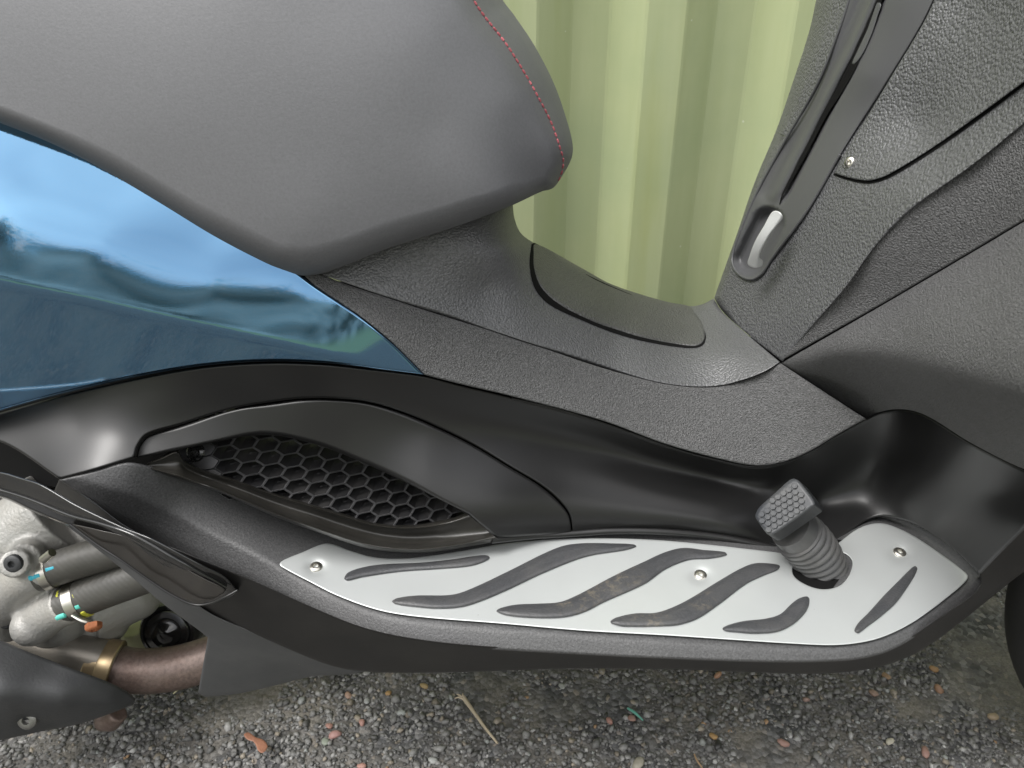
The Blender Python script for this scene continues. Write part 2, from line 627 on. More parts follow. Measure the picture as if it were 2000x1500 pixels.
def surf(name, col, rough, bump=None, var=0.12, varscale=14.0, rvar=0.06, metallic=0.0, spec=0.5, coat=0.0, coat_rough=0.03,
         dust=0.0, dust_col=(0.35, 0.33, 0.3), speck=0.0, sheen=0.0, dust_scale=9.0, fleck=0.0, fleck_scale=700.0):
    m, nt, b = mat_new(name)
    L = nt.links
    tc = nt.nodes.new('ShaderNodeTexCoord')
    co = tc.outputs['Object']
    b.inputs['Metallic'].default_value = metallic
    b.inputs['Specular IOR Level'].default_value = spec
    b.inputs['Coat Weight'].default_value = coat
    b.inputs['Coat Roughness'].default_value = coat_rough
    if sheen:
        b.inputs['Sheen Weight'].default_value = sheen
        b.inputs['Sheen Roughness'].default_value = 0.45
    n1 = node(nt, 'ShaderNodeTexNoise', Scale=varscale, Detail=6.0, Roughness=0.6)
    L.new(co, n1.inputs['Vector'])
    mx = nt.nodes.new('ShaderNodeMix'); mx.data_type = 'RGBA'
    c = np.array(col)
    mx.inputs['A'].default_value = (*np.clip(c * (1 - var), 0, 1), 1)
    mx.inputs['B'].default_value = (*np.clip(c * (1 + var), 0, 1), 1)
    L.new(n1.outputs['Fac'], mx.inputs['Factor'])
    cur = mx.outputs['Result']
    if fleck:
        nf = node(nt, 'ShaderNodeTexNoise', Scale=fleck_scale, Detail=2.0, Roughness=0.7)
        L.new(co, nf.inputs['Vector'])
        mf = node(nt, 'ShaderNodeMapRange')
        mf.inputs['From Min'].default_value = 0.3; mf.inputs['From Max'].default_value = 0.7
        mf.inputs['To Min'].default_value = 1 - fleck; mf.inputs['To Max'].default_value = 1 + fleck
        L.new(nf.outputs['Fac'], mf.inputs['Value'])
        mm = nt.nodes.new('ShaderNodeMix'); mm.data_type = 'RGBA'; mm.blend_type = 'MULTIPLY'; mm.inputs['Factor'].default_value = 1.0
        mm.clamp_factor = False
        L.new(cur, mm.inputs['A']); L.new(mf.outputs['Result'], mm.inputs['B'])
        cur = mm.outputs['Result']
    if dust:
        n3 = node(nt, 'ShaderNodeTexNoise', Scale=dust_scale, Detail=9.0, Roughness=0.7)
        L.new(co, n3.inputs['Vector'])
        rp = nt.nodes.new('ShaderNodeValToRGB')
        rp.color_ramp.elements[0].position = 0.45
        rp.color_ramp.elements[1].position = 0.8
        rp.color_ramp.elements[1].color = (dust,) * 3 + (1,)
        L.new(n3.outputs['Fac'], rp.inputs[0])
        md = nt.nodes.new('ShaderNodeMix'); md.data_type = 'RGBA'
        L.new(rp.outputs[0], md.inputs['Factor'])
        L.new(cur, md.inputs['A']); md.inputs['B'].default_value = (*dust_col, 1)
        cur = md.outputs['Result']
    if speck:
        vo = node(nt, 'ShaderNodeTexVoronoi', Scale=150.0)
        L.new(co, vo.inputs['Vector'])
        sx = nt.nodes.new('ShaderNodeSeparateColor')
        L.new(vo.outputs['Color'], sx.inputs[0])
        g = nt.nodes.new('ShaderNodeMath'); g.operation = 'GREATER_THAN'; g.inputs[1].default_value = 1 - speck
        L.new(sx.outputs[0], g.inputs[0])
        l = nt.nodes.new('ShaderNodeMath'); l.operation = 'LESS_THAN'; l.inputs[1].default_value = 0.055
        L.new(vo.outputs['Distance'], l.inputs[0])
        p = nt.nodes.new('ShaderNodeMath'); p.operation = 'MULTIPLY'
        L.new(g.outputs[0], p.inputs[0]); L.new(l.outputs[0], p.inputs[1])
        ms = nt.nodes.new('ShaderNodeMix'); ms.data_type = 'RGBA'
        L.new(p.outputs[0], ms.inputs['Factor']); L.new(cur, ms.inputs['A'])
        ms.inputs['B'].default_value = (0.22, 0.215, 0.20, 1)
        cur = ms.outputs['Result']
    L.new(cur, b.inputs['Base Color'])
    n2 = node(nt, 'ShaderNodeTexNoise', Scale=varscale * 2.3, Detail=5.0)
    L.new(co, n2.inputs['Vector'])
    mr = node(nt, 'ShaderNodeMapRange')
    mr.inputs['To Min'].default_value = max(0.01, rough - rvar)
    mr.inputs['To Max'].default_value = min(1, rough + rvar)
    L.new(n2.outputs['Fac'], mr.inputs['Value'])
    L.new(mr.outputs['Result'], b.inputs['Roughness'])
    if bump:
        kind, scale, dist, strength = bump
        bp = node(nt, 'ShaderNodeBump', Distance=dist, Strength=strength)
        if kind == 'leather':
            nz = node(nt, 'ShaderNodeTexNoise', Scale=scale * 0.5, Detail=2.0)
            L.new(co, nz.inputs['Vector'])
            mv = nt.nodes.new('ShaderNodeMix'); mv.data_type = 'RGBA'; mv.blend_type = 'LINEAR_LIGHT'
            mv.inputs['Factor'].default_value = 0.0007
            L.new(co, mv.inputs['A']); L.new(nz.outputs['Color'], mv.inputs['B'])
            vo = node(nt, 'ShaderNodeTexVoronoi', Scale=scale)
            vo.feature = 'F1'
            L.new(mv.outputs['Result'], vo.inputs['Vector'])
            iv = nt.nodes.new('ShaderNodeMath'); iv.operation = 'SUBTRACT'; iv.inputs[0].default_value = 1.0
            L.new(vo.outputs['Distance'], iv.inputs[1])
            n4 = node(nt, 'ShaderNodeTexNoise', Scale=scale * 1.2, Detail=3.0)
            L.new(co, n4.inputs['Vector'])
            ad = nt.nodes.new('ShaderNodeMath'); ad.operation = 'MULTIPLY_ADD'; ad.inputs[1].default_value = 0.3
            L.new(n4.outputs['Fac'], ad.inputs[0]); L.new(iv.outputs[0], ad.inputs[2])
            L.new(ad.outputs[0], bp.inputs['Height'])
        else:
            nz = node(nt, 'ShaderNodeTexNoise', Scale=scale, Detail=2.5, Roughness=0.6)
            L.new(co, nz.inputs['Vector'])
            L.new(nz.outputs['Fac'], bp.inputs['Height'])
        L.new(bp.outputs[0], b.inputs['Normal'])
    return m


M = {}
M['seat'] = surf('seat_vinyl', (0.100, 0.101, 0.107), 0.55, ('grain', 620, 0.0004, 0.3), var=0.05, varscale=11, spec=0.5, speck=0.006, fleck=.08, fleck_scale=520)
M['leather'] = surf('leather_grain_plastic', (0.082, 0.083, 0.086), 0.44, ('leather', 520, 0.0007, 1.0), var=0.06, spec=0.75, fleck=.30, fleck_scale=640)
M['leather_coarse'] = surf('coarse_leather_grain_plastic', (0.086, 0.087, 0.091), 0.42, ('leather', 430, 0.0011, 1.0), var=0.06, spec=0.9, fleck=.35, fleck_scale=560)
M['leather_fine'] = surf('small_leather_grain_plastic', (0.064, 0.064, 0.063), 0.42, ('leather', 480, 0.0009, 1.0), var=0.06, spec=0.7, fleck=.15, fleck_scale=500)
M['grain'] = surf('fine_grain_plastic', (0.096, 0.096, 0.097), 0.48, ('grain', 760, 0.0030, 1.0), var=0.1, varscale=20, spec=0.6, fleck=.42, fleck_scale=620)
M['satin'] = surf('satin_black_plastic', (0.0085, 0.0084, 0.0085), 0.38, ('grain', 900, 0.0002, 0.12), var=0.15, varscale=6, rvar=0.04, spec=0.5, speck=0.025)
M['satin_dusty'] = surf('dusty_satin_black_plastic', (0.008, 0.0078, 0.0076), 0.44, ('grain', 900, 0.0002, 0.15), var=0.2, varscale=6, spec=0.35, speck=0.02, dust=0.04, dust_scale=11)
M['smooth'] = surf('smooth_grey_plastic', (0.074, 0.075, 0.078), 0.36, ('grain', 900, 0.0002, 0.15), var=0.05, spec=0.5)
M['foot'] = surf('footboard_plastic', (0.060, 0.060, 0.061), 0.5, ('grain', 560, 0.0007, 0.6), var=0.12, spec=0.45, speck=0.02, fleck=.3, fleck_scale=600)
M['fin'] = surf('dusty_grey_plastic', (0.050, 0.051, 0.053), 0.62, ('grain', 700, 0.0004, 0.3), var=0.12, dust=0.25, dust_col=(0.16, 0.16, 0.16), speck=0.04)
M['gloss'] = surf('gloss_black_plastic', (0.012, 0.012, 0.012), 0.12, None, spec=0.6, rvar=0.04, speck=0.02)
M['peg_inner'] = surf('brownish_gloss_plastic', (0.020, 0.018, 0.016), 0.22, None, spec=.6, dust=.12, dust_col=(.08,.07,.06))
M['grille'] = surf('grille_black_plastic', (0.012, 0.012, 0.013), 0.38, ('grain', 700, 0.0003, 0.2), dust=0.10, spec=0.5)  # base kept extra dark: shade inside the cells painted in
M['grille_rim'] = surf('lit_grille_rim_plastic', (0.105, 0.105, 0.108), 0.32, None, var=.2, varscale=60, spec=.7)  # same plastic as the grille, sky light on the rims painted as lighter colour
M['lip'] = surf('vent_surround_plastic', (0.017, 0.016, 0.0135), 0.36, ('grain', 700, 0.0003, 0.15), dust=0.08, spec=0.55)
M['dark'] = surf('dark_inner_plastic', (0.006, 0.006, 0.006), 0.85, spec=0.1)
M['rubber'] = surf('black_rubber', (0.042, 0.043, 0.046), 0.48, ('grain', 500, 0.0008, 0.5), dust=0.30, dust_col=(0.125, 0.12, 0.11), dust_scale=26, fleck=.2)
M['pedal_rubber'] = surf('worn_grey_rubber', (0.036, 0.039, 0.044), 0.46, ('grain', 400, 0.0005, 0.3), dust=0.35, dust_col=(0.2, 0.195, 0.18), dust_scale=22)
M['boot_rubber'] = surf('grey_bellows_rubber', (0.062, 0.062, 0.063), 0.45, ('grain', 400, 0.0004, 0.25), dust=0.3, dust_col=(0.22, 0.21, 0.19), dust_scale=30)
M['alu'] = surf('satin_anodised_aluminium', (0.50, 0.52, 0.515), 0.46, ('grain', 700, 0.0001, 0.1), var=0.03, metallic=0.5, dust=0.10, dust_col=(0.42, 0.41, 0.38), dust_scale=13, speck=.02)
M['steel'] = surf('screw_steel', (0.52, 0.50, 0.45), 0.32, None, var=0.1, metallic=1.0)
M['lever'] = surf('silver_painted_metal', (0.46, 0.47, 0.46), 0.32, None, var=0.03, metallic=0.15, spec=.7)
M['cast'] = surf('cast_aluminium', (0.33, 0.325, 0.31), 0.48, ('grain', 260, 0.0012, 0.7), var=0.15, metallic=0.35, dust=0.35, dust_col=(0.30, 0.25, 0.18), dust_scale=14)
M['hose'] = surf('hose_rubber', (0.040, 0.039, 0.036), 0.55, ('grain', 260, 0.0008, 0.4), dust=0.4, dust_col=(0.13, 0.12, 0.10), dust_scale=20)
def hose_mat():
    m = surf('woven_hose_rubber', (0.058, 0.056, 0.050), 0.5, None, var=.15, dust=0.35, dust_col=(0.13, 0.12, 0.10), dust_scale=20)
    nt = m.node_tree; L = nt.links; b = nt.nodes['Principled BSDF']
    tc = nt.nodes.new('ShaderNodeTexCoord')
    hs_ = []
    for rot in ((0.5, 0.3, 0.9), (-0.4, 0.5, -0.7)):
        mp = nt.nodes.new('ShaderNodeMapping'); mp.inputs['Rotation'].default_value = rot
        L.new(tc.outputs['Object'], mp.inputs['Vector'])
        wv = node(nt, 'ShaderNodeTexWave', Scale=75.0, Distortion=0.4)
        L.new(mp.outputs[0], wv.inputs['Vector']); hs_.append(wv)
    ad = nt.nodes.new('ShaderNodeMath'); ad.operation = 'ADD'
    L.new(hs_[0].outputs['Fac'], ad.inputs[0]); L.new(hs_[1].outputs['Fac'], ad.inputs[1])
    bp = node(nt, 'ShaderNodeBump', Distance=0.00014, Strength=0.6)
    L.new(ad.outputs[0], bp.inputs['Height']); L.new(bp.outputs[0], b.inputs['Normal'])
    return m


M['hose'] = hose_mat()
M['cyan'] = surf('cyan_paint_mark', (0.05, 0.42, 0.55), 0.6)
M['teal'] = surf('teal_paint_mark', (0.10, 0.50, 0.42), 0.6)
M['yellow'] = surf('yellow_paint_mark', (0.55, 0.55, 0.05), 0.6)
M['rust'] = surf('rusty_steel', (0.26, 0.085, 0.03), 0.75, ('grain', 400, 0.0008, 0.6), var=0.35, varscale=60)
M['exhaust'] = surf('heat_browned_steel', (0.150, 0.112, 0.098), 0.46, ('grain', 350, 0.0005, 0.35), var=0.35, varscale=22, metallic=0.5, dust=0.6, dust_col=(0.11, 0.06, 0.045), dust_scale=45, fleck=.25, fleck_scale=260)
M['collar'] = surf('straw_tinted_steel', (0.36, 0.28, 0.17), 0.40, None, var=0.3, varscale=30, metallic=0.8, dust=0.6, dust_col=(0.2, 0.13, 0.08), dust_scale=35)
M['pipe_grey'] = surf('grey_steel_pipe', (0.26, 0.24, 0.21), 0.45, ('grain', 400, 0.0005, 0.3), var=0.3, varscale=20, metallic=0.7, dust=0.4, dust_col=(0.22, 0.15, 0.09), dust_scale=18)
M['shield'] = surf('black_heat_shield', (0.028, 0.029, 0.031), 0.55, ('grain', 450, 0.0006, 0.45), var=0.2, dust=0.22, dust_col=(0.11, 0.11, 0.11), dust_scale=13, speck=0.03)
M['tyre'] = surf('tyre_rubber', (0.022, 0.022, 0.023), 0.6, ('grain', 300, 0.0005, 0.3), dust=0.2, dust_col=(0.08, 0.08, 0.08))
M['thread'] = surf('red_thread', (0.36, 0.085, 0.10), 0.7, ('grain', 1200, 0.0005, 0.5))
M['sump'] = surf('yellowish_cast_lug', (0.36, 0.36, 0.22), 0.6, ('grain', 300, 0.0008, 0.5), var=0.25, varscale=40)


def scuffs(m, spots):
    nt = m.node_tree; L = nt.links; b = nt.nodes['Principled BSDF']
    src_ = b.inputs['Base Color'].links[0].from_socket
    tc = nt.nodes.new('ShaderNodeTexCoord')
    nz = node(nt, 'ShaderNodeTexNoise', Scale=150.0, Detail=6.0, Roughness=0.75)
    L.new(tc.outputs['Object'], nz.inputs['Vector'])
    tot = None
    for p, r in spots:
        d = nt.nodes.new('ShaderNodeVectorMath'); d.operation = 'DISTANCE'
        L.new(tc.outputs['Object'], d.inputs[0]); d.inputs[1].default_value = p
        mr = node(nt, 'ShaderNodeMapRange'); mr.inputs['From Min'].default_value = r; mr.inputs['From Max'].default_value = r * .3
        L.new(d.outputs['Value'], mr.inputs['Value'])
        if tot is None:
            tot = mr.outputs['Result']
        else:
            mxx = nt.nodes.new('ShaderNodeMath'); mxx.operation = 'MAXIMUM'
            L.new(tot, mxx.inputs[0]); L.new(mr.outputs['Result'], mxx.inputs[1]); tot = mxx.outputs[0]
    th = node(nt, 'ShaderNodeMapRange'); th.inputs['From Min'].default_value = .50; th.inputs['From Max'].default_value = .62
    L.new(nz.outputs['Fac'], th.inputs['Value'])
    mu = nt.nodes.new('ShaderNodeMath'); mu.operation = 'MULTIPLY'
    L.new(tot, mu.inputs[0]); L.new(th.outputs['Result'], mu.inputs[1])
    m2_ = nt.nodes.new('ShaderNodeMath'); m2_.operation = 'MULTIPLY'; m2_.inputs[1].default_value = .42
    L.new(mu.outputs[0], m2_.inputs[0])
    mx = nt.nodes.new('ShaderNodeMix'); mx.data_type = 'RGBA'
    L.new(m2_.outputs[0], mx.inputs['Factor']); L.new(src_, mx.inputs['A']); mx.inputs['B'].default_value = (0.20, 0.17, 0.12, 1)
    L.new(mx.outputs['Result'], b.inputs['Base Color'])


scuffs(M['rubber'], [(tuple(at(1110, 1180, Z=.32)), .022), (tuple(at(1165, 1152, Z=.32)), .028), (tuple(at(1215, 1126, Z=.32)), .022), (tuple(at(1262, 1208, Z=.32)), .022), (tuple(at(1368, 1178, Z=.32)), .016)])


def blue_paint():
    m = surf('metallic_blue_paint', (0.058, 0.168, 0.290), 0.03, None, var=0.04, rvar=.01, metallic=1.0, spec=0.5, coat=1.0, coat_rough=0.012)
    m.node_tree.nodes['Principled BSDF'].inputs['Coat IOR'].default_value = 1.65
    m.node_tree.nodes['Principled BSDF'].inputs['Coat Tint'].default_value = (1, 1, 1, 1)
    nt = m.node_tree; b = nt.nodes['Principled BSDF']; L = nt.links
    tc = nt.nodes.new('ShaderNodeTexCoord')
    vo = node(nt, 'ShaderNodeTexVoronoi', Scale=1400.0)
    L.new(tc.outputs['Object'], vo.inputs['Vector'])
    bp = node(nt, 'ShaderNodeBump', Distance=0.0003, Strength=0.025)
    L.new(vo.outputs['Distance'], bp.inputs['Height'])
    L.new(bp.outputs[0], b.inputs['Normal'])
    return m


M['blue'] = blue_paint()


def ground_mat():
    m, nt, b = mat_new('worn_tarmac')
    L = nt.links
    tc = nt.nodes.new('ShaderNodeTexCoord'); co = tc.outputs['Object']
    vo = node(nt, 'ShaderNodeTexVoronoi', Scale=170.0)
    L.new(co, vo.inputs['Vector'])
    rp = nt.nodes.new('ShaderNodeValToRGB')
    e = rp.color_ramp.elements
    e[0].position = 0.0; e[0].color = (0.030, 0.030, 0.030, 1)
    e[1].position = 1.0; e[1].color = (0.20, 0.17, 0.14, 1)
    for pos, c in ((0.5, (0.065, 0.065, 0.067)), (0.86, (0.125, 0.125, 0.127)), (0.955, (0.19, 0.185, 0.18))):
        x = e.new(pos); x.color = (*c, 1)
    sx = nt.nodes.new('ShaderNodeSeparateColor')
    L.new(vo.outputs['Color'], sx.inputs[0]); L.new(sx.outputs[0], rp.inputs[0])
    nz = node(nt, 'ShaderNodeTexNoise', Scale=9.0, Detail=8.0, Roughness=0.65)
    L.new(co, nz.inputs['Vector'])
    r2 = nt.nodes.new('ShaderNodeValToRGB')
    r2.color_ramp.elements[0].position = 0.42; r2.color_ramp.elements[1].position = 0.62
    L.new(nz.outputs['Fac'], r2.inputs[0])
    n3 = node(nt, 'ShaderNodeTexNoise', Scale=420.0, Detail=4.0)
    L.new(co, n3.inputs['Vector'])
    r3 = nt.nodes.new('ShaderNodeValToRGB')
    r3.color_ramp.elements[0].position = 0.3; r3.color_ramp.elements[0].color = (0.095, 0.088, 0.076, 1)
    r3.color_ramp.elements[1].position = 0.7; r3.color_ramp.elements[1].color = (0.185, 0.170, 0.146, 1)
    L.new(n3.outputs['Fac'], r3.inputs[0])
    mx = nt.nodes.new('ShaderNodeMix'); mx.data_type = 'RGBA'
    L.new(r2.outputs[0], mx.inputs['Factor']); L.new(rp.outputs[0], mx.inputs['A']); L.new(r3.outputs[0], mx.inputs['B'])
    L.new(mx.outputs['Result'], b.inputs['Base Color'])
    b.inputs['Roughness'].default_value = 0.8
    bp = node(nt, 'ShaderNodeBump', Distance=0.003, Strength=0.7)
    L.new(vo.outputs['Distance'], bp.inputs['Height']); bp.invert = True
    b2 = node(nt, 'ShaderNodeBump', Distance=0.001, Strength=0.6)
    L.new(n3.outputs['Fac'], b2.inputs['Height']); L.new(bp.outputs[0], b2.inputs['Normal'])
    L.new(b2.outputs[0], b.inputs['Normal'])
    return m


def stone_mat():
    m, nt, b = mat_new('stone_chips')
    L = nt.links
    at_ = nt.nodes.new('ShaderNodeAttribute'); at_.attribute_name = 'tint'
    tc = nt.nodes.new('ShaderNodeTexCoord')
    nz = node(nt, 'ShaderNodeTexNoise', Scale=500.0, Detail=3.0)
    L.new(tc.outputs['Object'], nz.inputs['Vector'])
    mr = node(nt, 'ShaderNodeMapRange'); mr.inputs['To Min'].default_value = 0.65; mr.inputs['To Max'].default_value = 1.35
    L.new(nz.outputs['Fac'], mr.inputs['Value'])
    mx = nt.nodes.new('ShaderNodeMix'); mx.data_type = 'RGBA'; mx.blend_type = 'MULTIPLY'; mx.inputs['Factor'].default_value = 1.0
    L.new(at_.outputs['Color'], mx.inputs['A']); L.new(mr.outputs['Result'], mx.inputs['B'])
    L.new(mx.outputs['Result'], b.inputs['Base Color'])
    b.inputs['Roughness'].default_value = 0.6
    bp = node(nt, 'ShaderNodeBump', Distance=0.0008, Strength=0.5)
    L.new(nz.outputs['Fac'], bp.inputs['Height']); L.new(bp.outputs[0], b.inputs['Normal'])
    return m


def wall_mat():
    m, nt, b = mat_new('pale_green_painted_sheet')
    L = nt.links
    tc = nt.nodes.new('ShaderNodeTexCoord'); co = tc.outputs['Object']
    mp = nt.nodes.new('ShaderNodeMapping'); mp.inputs['Scale'].default_value = (14, 1, 1.3)
    L.new(co, mp.inputs['Vector'])
    nz = node(nt, 'ShaderNodeTexNoise', Scale=1.6, Detail=7.0, Roughness=0.6)
    L.new(mp.outputs[0], nz.inputs['Vector'])
    rp = nt.nodes.new('ShaderNodeValToRGB')
    e = rp.color_ramp.elements
    e[0].position = 0.25; e[0].color = (0.325, 0.365, 0.195, 1)
    e[1].position = 0.80; e[1].color = (0.390, 0.430, 0.255, 1)
    L.new(nz.outputs['Fac'], rp.inputs[0])
    # greyer, weathered areas
    ng = node(nt, 'ShaderNodeTexNoise', Scale=5.0, Detail=6.0, Roughness=0.6)
    L.new(co, ng.inputs['Vector'])
    rg_ = nt.nodes.new('ShaderNodeValToRGB')
    rg_.color_ramp.elements[0].position = 0.45; rg_.color_ramp.elements[1].position = 0.65
    rg_.color_ramp.elements[1].color = (0.35, 0.35, 0.35, 1)
    L.new(ng.outputs['Fac'], rg_.inputs[0])
    mgw = nt.nodes.new('ShaderNodeMix'); mgw.data_type = 'RGBA'
    L.new(rg_.outputs[0], mgw.inputs['Factor']); L.new(rp.outputs[0], mgw.inputs['A'])
    mgw.inputs['B'].default_value = (0.265, 0.325, 0.190, 1)
    # algae runs
    mp2 = nt.nodes.new('ShaderNodeMapping'); mp2.inputs['Scale'].default_value = (9, 1, 0.9); mp2.inputs['Location'].default_value = (3.1, 0, 1.7)
    L.new(co, mp2.inputs['Vector'])
    n2 = node(nt, 'ShaderNodeTexNoise', Scale=1.3, Detail=5.0)
    L.new(mp2.outputs[0], n2.inputs['Vector'])
    r2 = nt.nodes.new('ShaderNodeValToRGB')
    r2.color_ramp.elements[0].position = 0.57; r2.color_ramp.elements[1].position = 0.75
    r2.color_ramp.elements[1].color = (0.42, 0.42, 0.42, 1)
    L.new(n2.outputs['Fac'], r2.inputs[0])
    mx = nt.nodes.new('ShaderNodeMix'); mx.data_type = 'RGBA'
    L.new(r2.outputs[0], mx.inputs['Factor']); L.new(mgw.outputs['Result'], mx.inputs['A'])
    mx.inputs['B'].default_value = (0.25, 0.27, 0.05, 1)
    # fine dirt specks
    vo = node(nt, 'ShaderNodeTexVoronoi', Scale=38.0)
    L.new(co, vo.inputs['Vector'])
    sx = nt.nodes.new('ShaderNodeSeparateColor'); L.new(vo.outputs['Color'], sx.inputs[0])
    g = nt.nodes.new('ShaderNodeMath'); g.operation = 'GREATER_THAN'; g.inputs[1].default_value = 0.8
    L.new(sx.outputs[0], g.inputs[0])
    l = nt.nodes.new('ShaderNodeMath'); l.operation = 'LESS_THAN'; l.inputs[1].default_value = 0.07
    L.new(vo.outputs['Distance'], l.inputs[0])
    p = nt.nodes.new('ShaderNodeMath'); p.operation = 'MULTIPLY'
    L.new(g.outputs[0], p.inputs[0]); L.new(l.outputs[0], p.inputs[1])
    ms = nt.nodes.new('ShaderNodeMix'); ms.data_type = 'RGBA'
    L.new(p.outputs[0], ms.inputs['Factor']); L.new(mx.outputs['Result'], ms.inputs['A'])
    ms.inputs['B'].default_value = (0.5, 0.53, 0.4, 1)
    L.new(ms.outputs['Result'], b.inputs['Base Color'])
    b.inputs['Roughness'].default_value = 0.5
    b.inputs['Specular IOR Level'].default_value = 0.3
    return m


# ------------------------------------------------------------------ setting
def grid_sheet(name, x0, x1, y0, y1, z, mat):
    o = mesh_from(name, [(x0, y0, z), (x1, y0, z), (x1, y1, z), (x0, y1, z)], [(0, 1, 2, 3)], mat, None, False)
    return o


ground = grid_sheet('ground', -120, 120, -120, 120, 0.0, ground_mat())
ground['kind'] = 'structure'

STONE = stone_mat()
ICO_V, ICO_F = [], []
_ph = (1 + 5**0.5) / 2
for a, b in ((-1, _ph), (1, _ph), (-1, -_ph), (1, -_ph)):
    ICO_V.append((a, b, 0))
for a, b in ((-1, _ph), (1, _ph), (-1, -_ph), (1, -_ph)):
    ICO_V.append((0, a, b))
for a, b in ((_ph, -1), (_ph, 1), (-_ph, -1), (-_ph, 1)):
    ICO_V.append((a, 0, b))
ICO_V = np.array(ICO_V) / math.sqrt(1 + _ph * _ph)
ICO_F = np.array([(0, 11, 5), (0, 5, 1), (0, 1, 7), (0, 7, 10), (0, 10, 11), (1, 5, 9), (5, 11, 4), (11, 10, 2), (10, 7, 6), (7, 1, 8),
                  (3, 9, 4), (3, 4, 2), (3, 2, 6), (3, 6, 8), (3, 8, 9), (4, 9, 5), (2, 4, 11), (6, 2, 10), (8, 6, 7), (9, 8, 1)])


def smooth_noise(x, y, seed, cell):
    r = np.random.default_rng(seed)
    G = r.random((64, 64))
    fx, fy = x / cell, y / cell
    ix, iy = np.floor(fx).astype(int), np.floor(fy).astype(int)
    tx, ty = fx - ix, fy - iy
    tx = tx * tx * (3 - 2 * tx); ty = ty * ty * (3 - 2 * ty)
    g = lambda a, b: G[a % 64, b % 64]
    return (g(ix, iy) * (1 - tx) + g(ix + 1, iy) * tx) * (1 - ty) + (g(ix, iy + 1) * (1 - tx) + g(ix + 1, iy + 1) * tx) * ty


def gravel():
    n = 56000
    x = RNG.uniform(-0.95, 1.0, n); y = RNG.uniform(-0.12, 0.52, n)
    dustn = 0.55 * smooth_noise(x, y, 3, 0.10) + 0.3 * smooth_noise(x, y, 5, 0.045) + 0.15 * smooth_noise(x, y, 6, 0.02)
    dustn = dustn + 0.06 * np.clip(x / 0.6, -1, 1)
    size = np.clip(RNG.lognormal(math.log(0.0024), 0.34, n), 0.0011, 0.0055)
    sink = np.clip((dustn - 0.50) * 5.5, -0.15, 1.0)
    z = size * (0.42 - 0.95 * np.maximum(sink, 0)) - 0.0004
    keep = z > -size * 0.45
    x, y, z, size = x[keep], y[keep], z[keep], size[keep]
    n = len(x)
    base = ICO_V[None] * (1 + RNG.uniform(-0.34, 0.30, (n, 12, 1))) + RNG.uniform(-.22, .22, (n, 12, 3))
    sc = np.stack([RNG.uniform(0.8, 1.45, n), RNG.uniform(0.7, 1.0, n), RNG.uniform(0.55, 0.85, n)], -1)
    base = base * sc[:, None, :]
    an = RNG.uniform(0, 2 * math.pi, n); til = RNG.normal(0, 0.35, n)
    ca, sa, cb, sb = np.cos(an), np.sin(an), np.cos(til), np.sin(til)
    X, Y, Z = base[..., 0], base[..., 1], base[..., 2]
    X, Z = X * cb[:, None] + Z * sb[:, None], -X * sb[:, None] + Z * cb[:, None]
    X, Y = X * ca[:, None] - Y * sa[:, None], X * sa[:, None] + Y * ca[:, None]
    V = np.stack([X, Y, Z], -1) * size[:, None, None] + np.stack([x, y, z], -1)[:, None, :]
    me = bpy.data.meshes.new('gravel')
    F = (ICO_F[None] + (np.arange(n) * 12)[:, None, None]).reshape(-1, 3)
    me.vertices.add(n * 12); me.vertices.foreach_set('co', V.reshape(-1))
    me.loops.add(len(F) * 3); me.loops.foreach_set('vertex_index', F.reshape(-1).astype(np.int32))
    me.polygons.add(len(F)); me.polygons.foreach_set('loop_start', (np.arange(len(F)) * 3).astype(np.int32))
    me.update(calc_edges=True)
    g = RNG.lognormal(math.log(0.124), 0.36, n)
    col = np.stack([g * 1.0, g * 0.985, g * 0.95], -1)
    k = RNG.random(n)
    wm = k < 0.05
    col[wm] = np.array([0.20, 0.175, 0.14]) * RNG.uniform(0.6, 1.3, (wm.sum(), 1))
    om = k > 0.998
    col[om] = np.array([0.28, 0.18, 0.10]) * RNG.uniform(0.7, 1.2, (om.sum(), 1))
    pm = (k > 0.9965) & (k < 0.998)
    col[pm] = np.array([0.28, 0.19, 0.16]) * RNG.uniform(0.7, 1.2, (pm.sum(), 1))
    gm = (k > 0.965) & (k < 0.985)
    col[gm] = np.array([0.23, 0.24, 0.23]) * RNG.uniform(0.7, 1.2, (gm.sum(), 1))
    at_ = me.attributes.new('tint', 'FLOAT_COLOR', 'POINT')
    c4 = np.concatenate([np.repeat(col, 12, 0), np.ones((n * 12, 1))], -1)
    at_.data.foreach_set('color', c4.reshape(-1).astype(np.float32))
    o = link('gravel', me, STONE)
    o['kind'] = 'stuff'
    o['label'] = 'dark grey crushed stone chips set in dusty tarmac under the scooter'


gravel()

